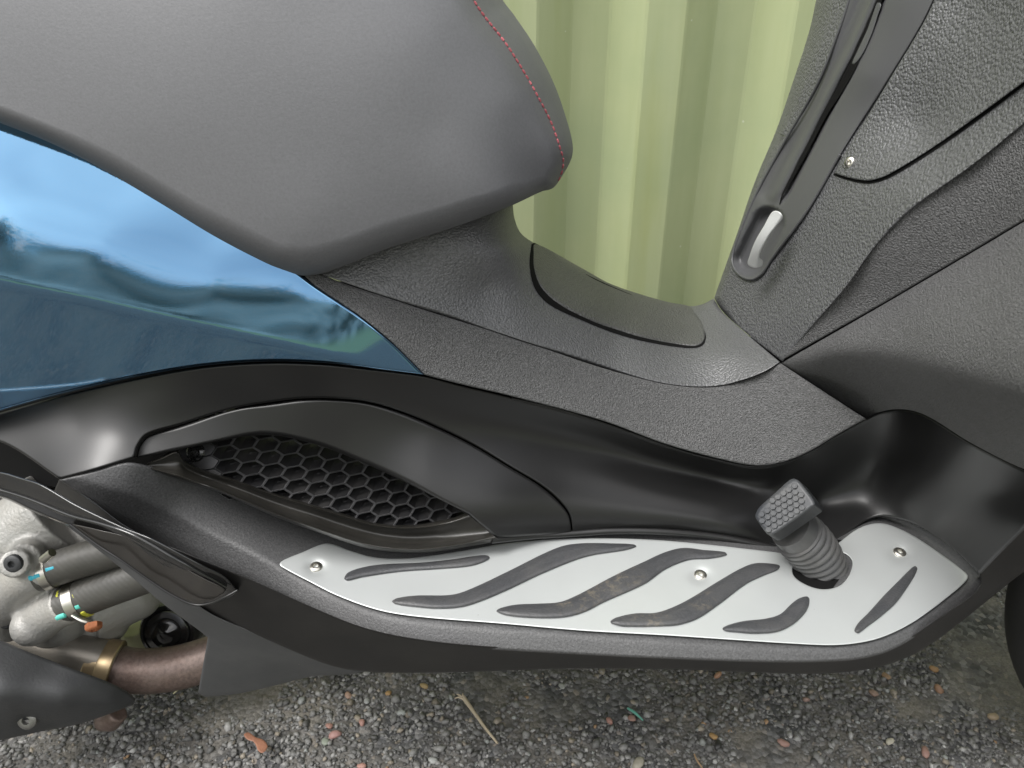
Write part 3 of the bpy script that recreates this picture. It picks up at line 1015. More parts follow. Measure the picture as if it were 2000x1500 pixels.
# corrugated wall behind
def corrugated_wall():
    per, dep, y0 = 0.213, 0.044, 0.80       # period, rib depth, distance of the outer faces
    V, F = [], []
    prof = []
    x = 0.1434 - 13 * per
    while x < 2.8:
        # slope facing left, outer face, slope facing right, recessed face
        prof += [(x, y0 + dep), (x + .004, y0 + dep - .002), (x + .047, y0 + .002), (x + .051, y0), (x + .1045, y0), (x + .1085, y0 + .002), (x + .1565, y0 + dep - .002), (x + .1600, y0 + dep)]
        x += per
    zs = [0.02, 2.1]
    n = len(prof)
    for z in zs:
        for p in prof:
            V.append((p[0], p[1], z))
    for z in zs:
        for p in prof:
            V.append((p[0], p[1] + 0.002, z))
    for i in range(n - 1):
        F.append((i, i + 1, n + i + 1, n + i))
        F.append((2 * n + i + 1, 2 * n + i, 3 * n + i, 3 * n + i + 1))
        F.append((n + i, n + i + 1, 3 * n + i + 1, 3 * n + i))
    o = mesh_from('corrugated_wall', V, F, wall_mat(), None, False)
    tag(o, 'pale green corrugated sheet wall standing behind the scooter', 'wall')


corrugated_wall()

# ------------------------------------------------------------------ the scooter
S = thing('scooter', 'blue and black maxi scooter with grey seat and aluminium footplate', 'scooter', (0.1, 0.33, 0.0))


def under(o):
    return o


_Sinv = Matrix.Translation(S.location).inverted()
_old_link = link


def link(name, me, mat=None, parent=None):       # keeps world placement when parenting to the scooter or its parts
    o = bpy.data.objects.new(name, me)
    COL.objects.link(o)
    if mat is not None:
        me.materials.append(mat)
    if parent is not None:
        o.parent = parent
        if parent is S:
            o.matrix_parent_inverse = _Sinv
    return o


# --- inner frame, closes the gaps between the panels
patch('inner_frame', [(-260, 420), (300, 490), (560, 528), (700, 552), (1000, 520), (1250, 690), (1440, 680), (1600, 480), (2150, 250), (2240, 700), (2150, 980), (1850, 1130), (1500, 1230), (1000, 1230), (700, 1190), (420, 1060), (300, 1010), (100, 950), (-260, 930)],
      [(-260, 420, .30), (300, 500, .28), (1000, 600, .40), (1400, 700, .44), (1700, 450, .42), (2150, 300, .30), (2150, 900, .25), (1500, 1000, .30), (1000, 1000, .30), (1000, 1230, .09), (1500, 1220, .09), (500, 1000, .24), (-200, 930, .26), (300, 900, .24), (1800, 1100, .2)],
      M['dark'], S, step=40, edge=(0, 0), thick=0.05)

# --- seat
seat_out = [(-300, -220, 'c'), (860, -220, 'c'), (925, -110), (982, 0), (1003, 28), (1045, 91), (1084, 168), (1112, 252), (1119, 290), (1114, 315), (1094, 350), (1082, 366), (1072, 371), (1060, 373),
            (1000, 401), (895, 441), (755, 486), (665, 522), (625, 535), (590, 538), (556, 528), (518, 513), (420, 462), (315, 398), (210, 336), (105, 282), (0, 240), (-300, 130, 'c')]
seat_c = [(-300, -200, .175), (-300, 0, .15), (-300, 130, .13), (0, 0, .138), (0, 200, .118), (300, -200, .155), (300, 50, .122), (300, 250, .105), (300, 380, .098), (600, -200, .15), (600, 50, .118), (600, 300, .098), (600, 450, .09), (600, 535, .09),
          (850, -200, .19), (850, 50, .135), (850, 250, .113), (850, 440, .103), (1000, 30, .185), (1000, 200, .15), (1000, 390, .128), (1080, 200, .19), (1090, 300, .175), (1060, 370, .165)]
seat_d = Tps(seat_c)
seat_r = [(-300, 130, 30, .022), (0, 240, 34, .022), (300, 390, 40, .022), (518, 513, 48, .024), (600, 538, 60, .028), (755, 486, 52, .026), (900, 440, 48, .03), (1000, 401, 42, .032), (1060, 373, 30, .03),
          (1100, 340, 34, .05), (1119, 290, 48, .06), (1100, 210, 62, .07), (1045, 91, 80, .08), (982, 0, 92, .09), (900, -150, 90, .09), (600, -220, 3, .001), (0, -220, 3, .001), (-300, 0, 3, .001)]
seat, seat_ev = patch('seat', seat_out, seat_d, M['seat'], S, step=13, rounds=seat_r, edge=(50, .03), thick=0.14)
# stitching
st = cat([(870, -110), (925, 0), (947, 33), (979, 73), (1003, 108), (1031, 154), (1056, 199), (1077, 241), (1093, 287), (1100, 315), (1096, 339), (1086, 362)], 3)
d_ = np.concatenate([[0], np.cumsum(np.linalg.norm(np.diff(st, axis=0), axis=1))])
mb = Mb()
s = 0.0
while s + 9 < d_[-1]:
    a = [np.interp(s + f * 9.0, d_, st[:, 0]) for f in (0, .3, .7, 1)]
    b = [np.interp(s + f * 9.0, d_, st[:, 1]) for f in (0, .3, .7, 1)]
    pts = []
    for k, (x, y) in enumerate(zip(a, b)):
        t = seat_ev(x, y) + (0.0006 if k in (0, 3) else -0.0006)
        pts.append(CAM + t * rays(x, y))
    V, F = tube_geo(pts, [0.0005, 0.00095, 0.00095, 0.0005], 8)
    mb.add(V, F)
    s += 12.6
mb.build('stitching', M['thread'], seat)

# --- blue side panel
blue_out = [(-320, 110, 'c'), (0, 225), (105, 262), (210, 315), (315, 378), (420, 440), (520, 495), (572, 524, 'c'), (612, 556), (665, 592), (706, 620), (765, 669), (828, 732, 'c'),
            (737, 721), (700, 716), (630, 709), (525, 706), (402, 714), (280, 734), (140, 765), (0, 803), (-320, 905, 'c')]
blue_c = [(-320, 120, .178), (-320, 300, .142), (-320, 470, .116), (0, 235, .157), (0, 400, .127), (0, 548, .107), (200, 330, .145), (200, 470, .120), (200, 590, .1045), (420, 450, .130), (420, 550, .1125), (420, 642, .101),
          (570, 525, .119), (570, 600, .108), (570, 680, .099), (700, 622, .108), (700, 700, .100), (825, 730, .112), (770, 675, .111)]
crease = [(-330, 470), (-150, 512), (0, 548), (175, 585), (350, 625), (525, 665), (640, 694), (760, 728)]
patch('side_panel', blue_out, Tps(blue_c, 6e-3), M['blue'], S, step=9, edge=(6, .002), thick=0.02, folds=[(crease, 0.00017, 4.0)])

# --- trim band
trim_out = [(560, 500, 'c'), (650, 545), (755, 581), (860, 615), (965, 648), (1070, 683), (1175, 718), (1280, 746), (1350, 756), (1405, 755), (1457, 741), (1496, 725), (1524, 709, 'c'), (1594, 755), (1691, 818, 'c'),
            (1632, 851), (1580, 882), (1527, 903), (1475, 909), (1405, 896), (1300, 867), (1175, 821), (1000, 774), (895, 749), (829, 732, 'c'), (766, 669), (707, 620), (666, 592), (613, 556)]
trim_c = [(560, 500, .125), (650, 546, .127), (860, 615, .142), (1070, 683, .163), (1280, 746, .176), (1405, 755, .178), (1524, 709, .175), (1594, 755, .150), (1691, 818, .125), (1580, 882, .128), (1475, 909, .133), (1350, 879, .138),
          (1175, 821, .139), (1000, 774, .130), (828, 732, .114), (706, 620, .108), (612, 556, .115), (1450, 820, .156), (1200, 780, .155), (900, 690, .132)]
patch('side_trim', trim_out, trim_c, M['grain'], S, step=12, edge=(5, .0022), thick=0.012)

# --- leather grained tunnel
tun_out = [(560, 460, 'c'), (800, 380), (1002, 360, 'c'), (1002, 403), (1005, 427), (1017, 455), (1042, 474), (1130, 522), (1192, 556), (1262, 580), (1310, 592), (1350, 598), (1372, 594), (1394, 583, 'c'), (1412, 610), (1457, 651), (1523, 707, 'c'),
           (1496, 724), (1457, 740), (1405, 754), (1350, 755), (1280, 745), (1175, 717), (1070, 682), (965, 647), (860, 614), (755, 580), (650, 544), (604, 528), (560, 512, 'c')]
tun_c = [(560, 460, .150), (650, 545, .127), (860, 614, .142), (1070, 682, .163), (1280, 745, .176), (1405, 754, .178), (1523, 707, .175), (800, 520, .150), (950, 560, .175), (1000, 480, .205), (900, 470, .168),
         (1002, 403, .26), (1017, 455, .27), (1042, 478, .285), (1130, 524, .31), (1192, 558, .32), (1262, 582, .33), (1350, 600, .335), (1394, 583, .34), (1457, 651, .245), (1080, 600, .205), (1150, 600, .235), (1250, 650, .235), (1350, 690, .225), (1000, 600, .175), (1200, 690, .196), (1420, 690, .212)]
tun_d = Tps(tun_c)
patch('centre_tunnel', tun_out, tun_d, M['leather'], S, step=10, edge=(5, .002), thick=0.15,
      rounds=[(700, 560, 4, .001), (1000, 660, 4, .001), (1300, 750, 4, .001), (1500, 720, 4, .001), (1440, 640, 4, .0012), (1002, 420, 22, .02), (1040, 474, 16, .02), (1130, 522, 14, .02), (1262, 581, 14, .02), (1350, 598, 14, .02)])
flap_out = [(1045, 476), (1130, 520), (1192, 554), (1262, 578), (1310, 591), (1346, 598), (1362, 613), (1373, 637), (1377, 655), (1370, 671), (1350, 676), (1280, 665), (1210, 648), (1140, 620), (1080, 588), (1054, 560), (1043, 525), (1042, 495)]
seal_out = [(1043, 474), (1130, 528), (1262, 586), (1340, 604), (1358, 615), (1372, 638), (1379, 656), (1373, 674), (1350, 680), (1280, 671), (1210, 654), (1140, 627), (1075, 596), (1046, 566), (1035, 525), (1036, 492)]
flap, _ = patch('fuel_flap', flap_out, tun_d, M['leather_fine'], S, step=9, edge=(8, .003), thick=0.02, off=0.004,
                rounds=[(1045, 500, 6, .003), (1140, 620, 7, .003), (1370, 671, 7, .003), (1375, 640, 7, .003), (1280, 665, 7, .003), (1130, 520, 14, .02), (1262, 578, 14, .02), (1346, 598, 12, .014)])
patch('seal', seal_out, tun_d, M['dark'], flap, step=12, edge=(3, .001), thick=0.01, off=0.0015)

# --- leg shield (leather grain), glove lid, lever channel
leg_out = [(1625, -150, 'c'), (1594, 0), (1580, 63), (1552, 150), (1517, 252), (1475, 353), (1440, 455), (1415, 525), (1395, 582, 'c'), (1412, 609), (1457, 650), (1528, 706, 'c'), (1588, 636), (1658, 552), (1700, 493), (1745, 444), (1798, 396), (1903, 319), (2008, 236), (2180, 108), (2180, -150, 'c')]
leg_c = [(1625, -150, .36), (1594, 0, .35), (1517, 252, .35), (1440, 455, .345), (1395, 582, .34), (1457, 650, .25), (1524, 705, .177), (1580, 630, .150), (1692, 487, .112), (1790, 388, .080), (1895, 311, .052), (2000, 227, .025), (2180, 95, -.03), (2180, -150, .03),
         (1500, 560, .25), (1560, 480, .225), (1640, 300, .22), (1700, 150, .215), (1760, 0, .21), (1800, 250, .145), (1900, 0, .145), (1830, -150, .20)]
leg_d = Tps(leg_c)
chan_hole = [(1688, -140, 'c'), (1661, 0), (1640, 63), (1601, 161), (1528, 290), (1479, 381), (1444, 465), (1432, 505), (1436, 522), (1450, 538), (1470, 543), (1488, 532), (1505, 506), (1577, 408), (1647, 286), (1733, 152), (1819, 0), (1856, -140, 'c')]
leg, leg_ev = patch('leg_shield', leg_out, leg_d, M['leather_coarse'], S, step=11, holes=[chan_hole], hole_edge=(2, .0005), edge=(4, .0015), thick=0.10,
                    rounds=[(1594, 0, 40, .05), (1517, 252, 36, .05), (1440, 455, 26, .045), (1400, 570, 14, .02), (1457, 650, 4, .0012), (1650, 546, 4, .0012), (1895, 311, 4, .0012), (2180, 0, 3, .001), (1900, -150, 3, .001)])
lid_out = [(1864, -150, 'c'), (1825, 0), (1737, 156), (1650, 300), (1630, 338, 'c'), (1650, 345), (1678, 351), (1702, 352), (1737, 340), (1825, 286), (1910, 226), (2000, 160), (2180, 25), (2180, -150, 'c')]
gap_out = [(1864, -150, 'c'), (1825, 0), (1737, 156), (1650, 300), (1627, 342, 'c'), (1650, 350), (1678, 357), (1702, 358), (1740, 346), (1830, 291), (1915, 231), (2000, 167), (2180, 33), (2180, -150, 'c')]
lid, lid_ev = patch('glovebox_lid', lid_out, leg_d, M['leather_coarse'], S, step=11, edge=(5, .002), thick=0.01, off=0.006)
patch('lid_gap', gap_out, leg_d, M['dark'], lid, step=30, edge=(2, .0005), thick=0.004, off=0.0012)

chan_out = [(1685, -150, 'c'), (1657, 0), (1636, 63), (1597, 161), (1524, 290), (1475, 381), (1440, 465), (1428, 505), (1432, 525), (1448, 542), (1470, 547), (1490, 535), (1508, 508), (1580, 410), (1650, 288), (1737, 152), (1823, 0), (1862, -150, 'c')]


def seg_d(u, v, a, b):
    a = np.array(a, float); b = np.array(b, float)
    q = np.stack([u, v], -1); ab = b - a
    t = np.clip(((q - a) @ ab) / (ab @ ab), 0, 1)
    return np.linalg.norm(q - a - t[:, None] * ab, axis=1)


def poly_d(u, v, P):
    c = cat(P, 20)
    return seg_dist(np.stack([u, v], -1), c[:-1], c[1:])


BAR = [(1513, 385), (1560, 293), (1610, 195), (1660, 97), (1703, 0), (1760, -150)]


def chan_extra(u, v):
    d1 = seg_d(u, v, (1464, 508), (1500, 436))
    p = np.clip((1 - d1 / 37.0) * 1.7, 0, 1)
    pocket = 0.022 * (p * p * (3 - 2 * p))
    dd, _, sg = poly_d(u, v, BAR)
    sd = dd * sg                              # positive: right of the bar
    # recessed slope on the left of the bar, bar itself, slot to the right
    left = 0.006 * np.exp(-((sd + 20) / 11.0) ** 2)
    bar = -0.0045 * np.exp(-(sd / 10.0) ** 2)
    fade = 1 / (1 + np.exp((v - 385) / 6.0))
    slot = 0.012 * np.exp(-((sd - 17) / 5.0) ** 2) * (1 / (1 + np.exp((v - 385) / 5)))
    return pocket + (left + bar) * fade + slot


chan, chan_ev = patch('lever_channel', chan_out, leg_d, M['smooth'], S, step=5.5, edge=(5, .002), thick=0.02, off=0.004, extra=chan_extra)


def _lip():
    pts = [(1676, -60), (1658, 0), (1637, 63), (1598, 161), (1525, 290), (1476, 381), (1441, 465), (1430, 503), (1434, 524), (1449, 540), (1470, 545), (1489, 533), (1506, 507), (1578, 409), (1640, 302)]
    return [Vector(CAM + (float(leg_d(np.array([u * 1.0]), np.array([v * 1.0]))[0]) - .0042) * rays(u, v)) for u, v in pts]


tube('channel_lip', _lip(), .0012, M['smooth'], chan, seg=10)


def on(ev, u, v, up=0.0):
    return Vector(CAM + (ev(u, v) - up) * rays(u, v))


# dark slot with a worn liner edge beside the bar
_bar = cat(BAR, 10)


def bar_off(prof):
    """outline beside the bar: (v, left offset, right offset) in the bar's own frame"""
    L, R = [], []
    for v, a, b in prof:
        u = np.interp(-v, -_bar[:, 1][::1], _bar[:, 0])
        L.append((u + a, v + a * .45)); R.append((u + b, v + b * .45))
    return L + R[::-1]


patch('slot', bar_off([(395, 9, 10), (375, 9, 12), (330, 9, 14), (270, 9, 16), (215, 9, 17), (170, 10, 22), (130, 10, 24), (100, 10, 23), (60, 9, 22), (20, 8, 19), (-20, 8, 16), (-90, 8, 12)]), leg_d, M['dark'], chan, step=12, edge=(2, .0005), thick=.004, off=.0052)
patch('slot_liner', bar_off([(118, 14, 18), (100, 13, 23), (80, 13, 24), (50, 13, 23), (20, 11, 20), (0, 11, 18)]), leg_d, M['smooth'], chan, step=6, edge=(4, .001), thick=.004, off=.0064)
# lever
lev_out = [(1508, 414), (1518, 412), (1526, 417), (1529, 426), (1517, 441), (1505, 456), (1494, 475), (1486, 492), (1483, 502), (1490, 510), (1488, 520), (1479, 523), (1468, 522), (1460, 515), (1464, 500), (1470, 482), (1479, 463), (1491, 443)]
lev_c = [(1508, 415, .232), (1530, 420, .222), (1500, 432, .232), (1515, 447, .222), (1479, 464, .236), (1497, 473, .226), (1468, 488, .242), (1485, 500, .232), (1462, 515, .248), (1486, 519, .24)]
patch('brake_lever', lev_out, Tps([(u, v, y - .004) for u, v, y in lev_c], 1e-3), M['lever'], S, step=5, edge=(2.5, .0010), thick=0.009, folds=[([(1530, 415), (1524, 424), (1514, 440), (1496, 466), (1482, 494), (1477, 525)][::-1], 0.0006, 1.2)])


def screw(name, u, v, depth, r, mat, parent, axis, dome=0.35, socket=True, seg=20):
    P = Vector(CAM + depth * rays(u, v))
    prof = [(r, -0.4 * r), (r, 0.12 * r), (r * .9, dome * .7 * r), (r * .62, dome * r), (r * .42, dome * r)]
    if socket:
        prof += [(r * .40, dome * r - .05 * r), (r * .38, -.15 * r), (0, -.2 * r)]
    else:
        prof += [(0, dome * r)]
    return lathe(name, prof, P, axis, mat, parent, seg)


lid_n = Vector((-0.75, -0.6, 0.3)).normalized()
patch('screw_recess', [(1643, 330), (1640, 322), (1645, 312), (1653, 306), (1662, 303), (1670, 306), (1671, 314), (1668, 324), (1660, 332), (1650, 334)], leg_d, M['leather_fine'], lid, step=4, edge=(8, .006), thick=.004, off=0.0072,
      extra=lambda u, v: 0.006 * np.exp(-(((u - 1659) / 9) ** 2 + ((v - 317) / 9) ** 2)))
screw('screw', 1660, 317, lid_ev(1660, 317) - .001, 0.0042, M['steel'], lid, lid_n)

# --- front fairing
tri_out = [(1526, 704, 'c'), (1582, 631), (1652, 547), (1694, 488), (1739, 438), (1792, 389), (1897, 312), (2002, 228), (2180, 97, 'c'), (2180, 325, 'c'), (2000, 430), (1916, 480), (1720, 595)]
tri_c = [(1526, 706, .176), (1582, 631, .149), (1694, 488, .111), (1792, 389, .080), (2002, 228, .024), (2180, 97, -.03), (2180, 325, -.05), (2000, 430, .008), (1916, 480, .037), (1720, 595, .104), (1850, 440, .06)]
patch('upper_fairing', tri_out, tri_c, M['grain'], S, step=12, edge=(4, .0015), thick=0.012)
front_out = [(1526, 709, 'c'), (1720, 598), (1916, 483), (2000, 433), (2180, 328, 'c'), (2240, 1000, 'c'), (2000, 916), (1895, 864), (1825, 820), (1790, 804), (1755, 799), (1720, 804), (1693, 816, 'c'), (1594, 754)]
front_c = [(1526, 709, .175), (1720, 598, .103), (1916, 483, .036), (2000, 433, .007), (2180, 328, -.05), (1600, 745, .134), (1650, 688, .100), (1750, 692, .036), (1850, 705, -.040), (2000, 745, -.142), (2200, 820, -.24), (1800, 600, .040), (1900, 600, -.024), (2000, 600, -.086), (2200, 600, -.17),
           (1693, 816, .070), (1755, 799, .024), (1895, 864, -.075), (2000, 916, -.14), (2200, 1000, -.23)]
patch('front_fairing', front_out, Tps(front_c, 1e-3), M['grain'], S, step=12, edge=(5, .002), thick=0.012,
      folds=[([(1480, 720), (1560, 712), (1620, 692), (1690, 686), (1770, 700), (1850, 725), (1920, 745), (2000, 772), (2240, 860)], 0.00085, 9.0)])

# --- satin lower cowl
cowl_out = [(-320, 906, 'c'), (0, 806), (140, 768), (280, 737), (402, 717), (525, 709), (630, 712), (700, 719), (828, 735), (895, 752), (1000, 777), (1175, 824), (1300, 870), (1405, 899), (1475, 912), (1527, 906), (1580, 885), (1632, 854), (1692, 820), (1720, 807), (1755, 802), (1790, 807), (1825, 823), (1895, 867), (2000, 919), (2060, 940, 'c'),
            (2060, 970, 'c'), (2000, 1030), (1912, 1119, 'c'), (1860, 1071), (1790, 1026), (1730, 1009), (1700, 1013), (1667, 1032), (1632, 1056), (1510, 1066), (1405, 1045), (1300, 1036), (1200, 1034), (1119, 1043, 'c'),
            (1112, 1004), (1087, 972), (1052, 944), (1000, 913), (930, 871), (860, 836), (790, 806), (720, 785), (650, 778), (600, 778), (560, 781), (455, 798), (350, 830), (287, 849), (269, 870), (263, 893, 'c'), (190, 916), (116, 936, 'c'), (0, 863), (-320, 690 + 230, 'c')]
cowl_out[-1] = (-130, 845, 'c')
cowl_out[0] = (-130, 846 - 2, 'c')
cowl_c = [(-130, 844, .124), (0, 806, .128), (200, 755, .118), (402, 717, .112), (630, 712, .107), (828, 735, .120), (1000, 777, .137), (1175, 824, .150), (1350, 880, .152), (1475, 912, .146), (1580, 885, .140), (1692, 820, .140), (1755, 802, .128), (1825, 823, .085), (1895, 867, .055), (2000, 919, .022),
          (0, 863, .110), (60, 900, .092), (116, 936, .070), (263, 893, .083), (190, 916, .072), (150, 830, .108), (300, 790, .108), (500, 760, .109), (700, 760, .112),
          (269, 870, .094), (350, 830, .106), (455, 798, .110), (600, 778, .111), (790, 806, .122), (930, 871, .148), (1052, 944, .128), (1112, 1004, .112), (1119, 1043, .112),
          (1300, 1036, .115), (1405, 1045, .115), (1510, 1066, .108), (1632, 1056, .112), (1667, 1032, .122), (1730, 1009, .13), (1790, 1026, .115), (1860, 1071, .080), (1912, 1119, .045), (2000, 1030, .005),
          (1600, 980, .165), (1700, 900, .162), (1740, 900, .150), (1790, 880, .118), (1790, 923, .115), (1755, 935, .135), (1690, 985, .150), (1842, 926, .088), (1950, 965, .045), (1850, 1000, .085), (1780, 980, .122)]
_top = np.array([(700, 719), (828, 735), (895, 752), (1000, 777), (1175, 824), (1300, 870), (1405, 899), (1475, 912)], float)
_bot = np.array([(700, 1066), (845, 1077), (969, 1052), (1119, 1043), (1300, 1036), (1405, 1045), (1500, 1064)], float)


def dense(P):
    c = cat(P, 6)
    return c


_topd, _botd = dense(_top), dense(_bot)


def lerp1(u, xs, ys):
    c = dense(np.array([(x, y * 1000.0) for x, y in zip(xs, ys)]))
    return np.interp(u, c[:, 0], c[:, 1]) / 1000.0


def sstep(x):
    x = np.clip(x, 0, 1)
    return x * x * (3 - 2 * x)


def cove_t(u, v):
    """side wall of the foot well: nearly upright under the trim, then flaring out to the floor"""
    u = np.asarray(u, float); v = np.asarray(v, float)
    vt = np.interp(u, _topd[:, 0], _topd[:, 1]); vb = np.interp(u, _botd[:, 0], _botd[:, 1])
    f = np.clip((v - vt) / (vb - vt), -.1, 1.1)
    yt = lerp1(u, [600, 828, 1000, 1175, 1350, 1475, 1600], [.110, .122, .140, .152, .152, .147, .145])
    yb = lerp1(u, [600, 845, 969, 1119, 1300, 1500, 1600], [.078, .080, .090, .110, .115, .110, .110])
    h = lerp1(u, [600, 828, 1000, 1200, 1475, 1600], [.0, .003, .006, .009, .012, .012])
    x = np.clip((f - .14) / .80, 0, 1)
    Y = yt + h * np.exp(-((f - .26) / .22) ** 2) - (yt - yb) * x * x * (3 - 2 * x)
    return (Y - CAM[1]) / rays(u, v)[..., 1]


cowl_c = [c for c in cowl_c if not (len(c) == 3 and 760 <= c[0] <= 1440 and c not in ((828, 735, .120), (1119, 1043, .112)))]
_base = Tps(cowl_c, 2e-3)


def cowl_d(u, v):
    w = sstep((u - 640) / 200.0) * (1 - sstep((u - 1390) / 190.0))
    return _base(u, v) * (1 - w) + cove_t(u, v) * w


patch('lower_cowl', cowl_out, cowl_d, M['satin'], S, step=9, edge=(5, .002), thick=0.012)

tube('trim_bead', [Vector(CAM + (float(cowl_d(np.array([u_ * 1.0]), np.array([v_ * 1.0]))[0]) - .0005) * rays(u_, v_)) for u_, v_ in ((1000, 778), (1090, 799), (1175, 825), (1240, 848), (1300, 870), (1350, 886), (1405, 899), (1440, 907), (1475, 911), (1527, 905), (1580, 884), (1632, 853), (1692, 819))], 0.0011, M['satin'], S, seg=10)

# --- vent cover
vc_out = [(266, 894, 'c'), (272, 871), (289, 852), (351, 833), (455, 801), (560, 784), (600, 781), (650, 781), (720, 788), (790, 809), (860, 839), (930, 874), (1000, 916), (1051, 947), (1085, 975), (1110, 1006), (1117, 1043, 'c'),
          (1040, 1046), (969, 1052, 'c'), (915, 1004, 'c'), (845, 969), (775, 934), (705, 902), (635, 874), (582, 859), (547, 852), (507, 850), (448, 858), (367, 875)]
vc_c0 = [(266, 894, .091), (289, 852, .104), (455, 801, .110), (600, 781, .111), (790, 809, .121), (930, 874, .143), (1051, 947, .127), (1110, 1006, .112), (1117, 1043, .110), (969, 1050, .090), (915, 1004, .098), (775, 934, .106), (635, 874, .104), (507, 850, .103), (367, 875, .096), (900, 930, .120), (700, 840, .112)]
_vb = Tps(vc_c0, 2e-3)


def vc_d(u, v):
    w = sstep((u - 640) / 200.0)
    # towards the grille the cover stays proud of the recess
    return _vb(u, v) * (1 - w) + (cove_t(u, v) - .001) * w


vcover, _ = patch('vent_cover', vc_out, vc_d, M['satin'], S, step=9, edge=(5, .002), thick=0.014,
                  rounds=[(266, 894, 4, .0015), (455, 801, 5, .002), (650, 781, 5, .002), (930, 874, 5, .002), (1110, 1006, 5, .002), (1040, 1046, 5, .002), (367, 875, 7, .003), (507, 850, 10, .005), (635, 874, 10, .005), (775, 934, 11, .005), (915, 1004, 7, .003)])

# --- honeycomb grille
gr_d = Tps([(330, 880, .128), (560, 850, .136), (700, 890, .138), (930, 1005, .116), (800, 1040, .108), (600, 985, .110), (400, 930, .110)], 1e-2)


def hexgrille():
    mb = Mb(); rim = Mb()
    outl = outline_pts([(395, 862), (450, 845), (560, 842), (700, 880), (940, 995), (930, 1022), (820, 1034), (720, 1028), (600, 990), (460, 945), (405, 920)], 8)

    def lat(i, j):
        q = i
        return (439.8 + 44.6 * q - 0.42 * q * q + (6.0 - 0.05 * q) * j, 884.0 + 5.0 * i + 25.6 * j - 0.10 * q * j)

    nb = [(1, 0), (1, -1), (0, -1), (-1, 0), (-1, 1), (0, 1)]

    def P(u, v, dt):
        t = float(gr_d(np.array([u]), np.array([v]))[0]) + dt
        return CAM + t * rays(u, v)
    nrm_in = np.array([0.02, 0.80, 0.06])        # the cells run straight into the body
    nrm_in = nrm_in / np.linalg.norm(nrm_in)
    for i in range(-2, 14):
        for j in range(-9, 9):
            c = np.array(lat(i, j))
            if not inside(c[None], outl)[0]:
                dd, _, _ = seg_dist(c[None], outl, np.roll(outl, -1, 0))
                if dd[0] > 20:
                    continue
            N = [np.array(lat(i + a, j + b)) for a, b in nb]
            vs_ = [(c + N[k] + N[(k + 1) % 6]) / 3 for k in range(6)]
            solid = (i, j) in ((-1, 0), (-1, 1), (-1, 2), (-2, 1), (-2, 2))
            outer = [P(q[0], q[1], 0) for q in vs_]
            inn = [c + (q - c) * 0.885 for q in vs_]
            inn0 = [P(q[0], q[1], 0.0) for q in inn]
            lip = [P(*(c + (q - c) * 0.945), -0.0012) for q in vs_]
            if solid:
                flat = [P(*(c + (q - c) * 0.93), 0.0008) for q in vs_]
                mb.add(outer + lip + flat, [(k, 6 + k, 6 + (k + 1) % 6, (k + 1) % 6) for k in range(6)] + [(6 + k, 12 + k, 12 + (k + 1) % 6, 6 + (k + 1) % 6) for k in range(6)] + [(12, 13, 14, 15, 16, 17)[::-1]])
                continue
            deep = [np.array(p) + nrm_in * 0.019 for p in inn0]
            V = outer + lip + inn0 + deep
            F = []
            for k in range(6):
                k2 = (k + 1) % 6
                F.append((12 + k, 18 + k, 18 + k2, 12 + k2))
            mb.add(V, F)
            rim.add(outer + lip + inn0, [(k, 6 + k, 6 + (k + 1) % 6, (k + 1) % 6) for k in range(6)] + [(6 + k, 12 + k, 12 + (k + 1) % 6, 6 + (k + 1) % 6) for k in range(6)])
            # small louvre inside each cell
            a = np.array(deep[2]) * .22 + np.array(inn0[2]) * .78
            b = np.array(deep[1]) * .22 + np.array(inn0[1]) * .78
            ctr = np.mean(inn0, 0)
            a = a * .62 + ctr * .38 + nrm_in * .004; b = b * .72 + ctr * .28 + nrm_in * .004
            mid = (a + b) / 2 - np.array([0, 0, .0009])
            VV, FF = tube_geo(cat3([a, mid, b], 4), 0.00042, 6)
            rim.add(VV, FF)
            up_ = np.array([0, .006, .004])
            VV = list(cat3([a, mid, b], 4)); k_ = len(VV)
            VV = VV + [p + up_ for p in VV]
            mb.add(VV, [(q, q + 1, k_ + q + 1, k_ + q) for q in range(k_ - 1)])
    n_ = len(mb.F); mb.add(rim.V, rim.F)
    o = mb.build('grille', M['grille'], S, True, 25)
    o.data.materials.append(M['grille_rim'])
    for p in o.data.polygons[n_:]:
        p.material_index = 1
    return o


grille = hexgrille()
patch('grille_backing', [(330, 880), (500, 835), (700, 870), (950, 1000), (900, 1040), (720, 1040), (450, 960), (340, 915)], gr_d, M['dark'], grille, step=30, edge=(0, 0), thick=.004, off=-0.020)
patch('screw_tab', [(340, 884), (372, 864), (404, 858), (418, 868), (420, 884), (410, 905), (400, 921), (380, 915), (352, 900)], gr_d, M['grille'], grille, step=6, edge=(4, .0015), thick=.008, off=-.002)
gt = float(gr_d(np.array([383.]), np.array([884.]))[0])
P_ = Vector(CAM + (gt + .001) * rays(383, 884))
lathe('screw', [(.0080, -.002), (.0080, .0012), (.0073, .0018), (.0066, .0012), (.0062, .0002), (.0052, .0006), (.0040, .0012), (.0026, .001), (.0022, -.0012), (.001, -.0012), (.0008, .0002), (0, .0004)], P_, (-0.05, -0.85, 0.5), M['gloss'], grille, 24)

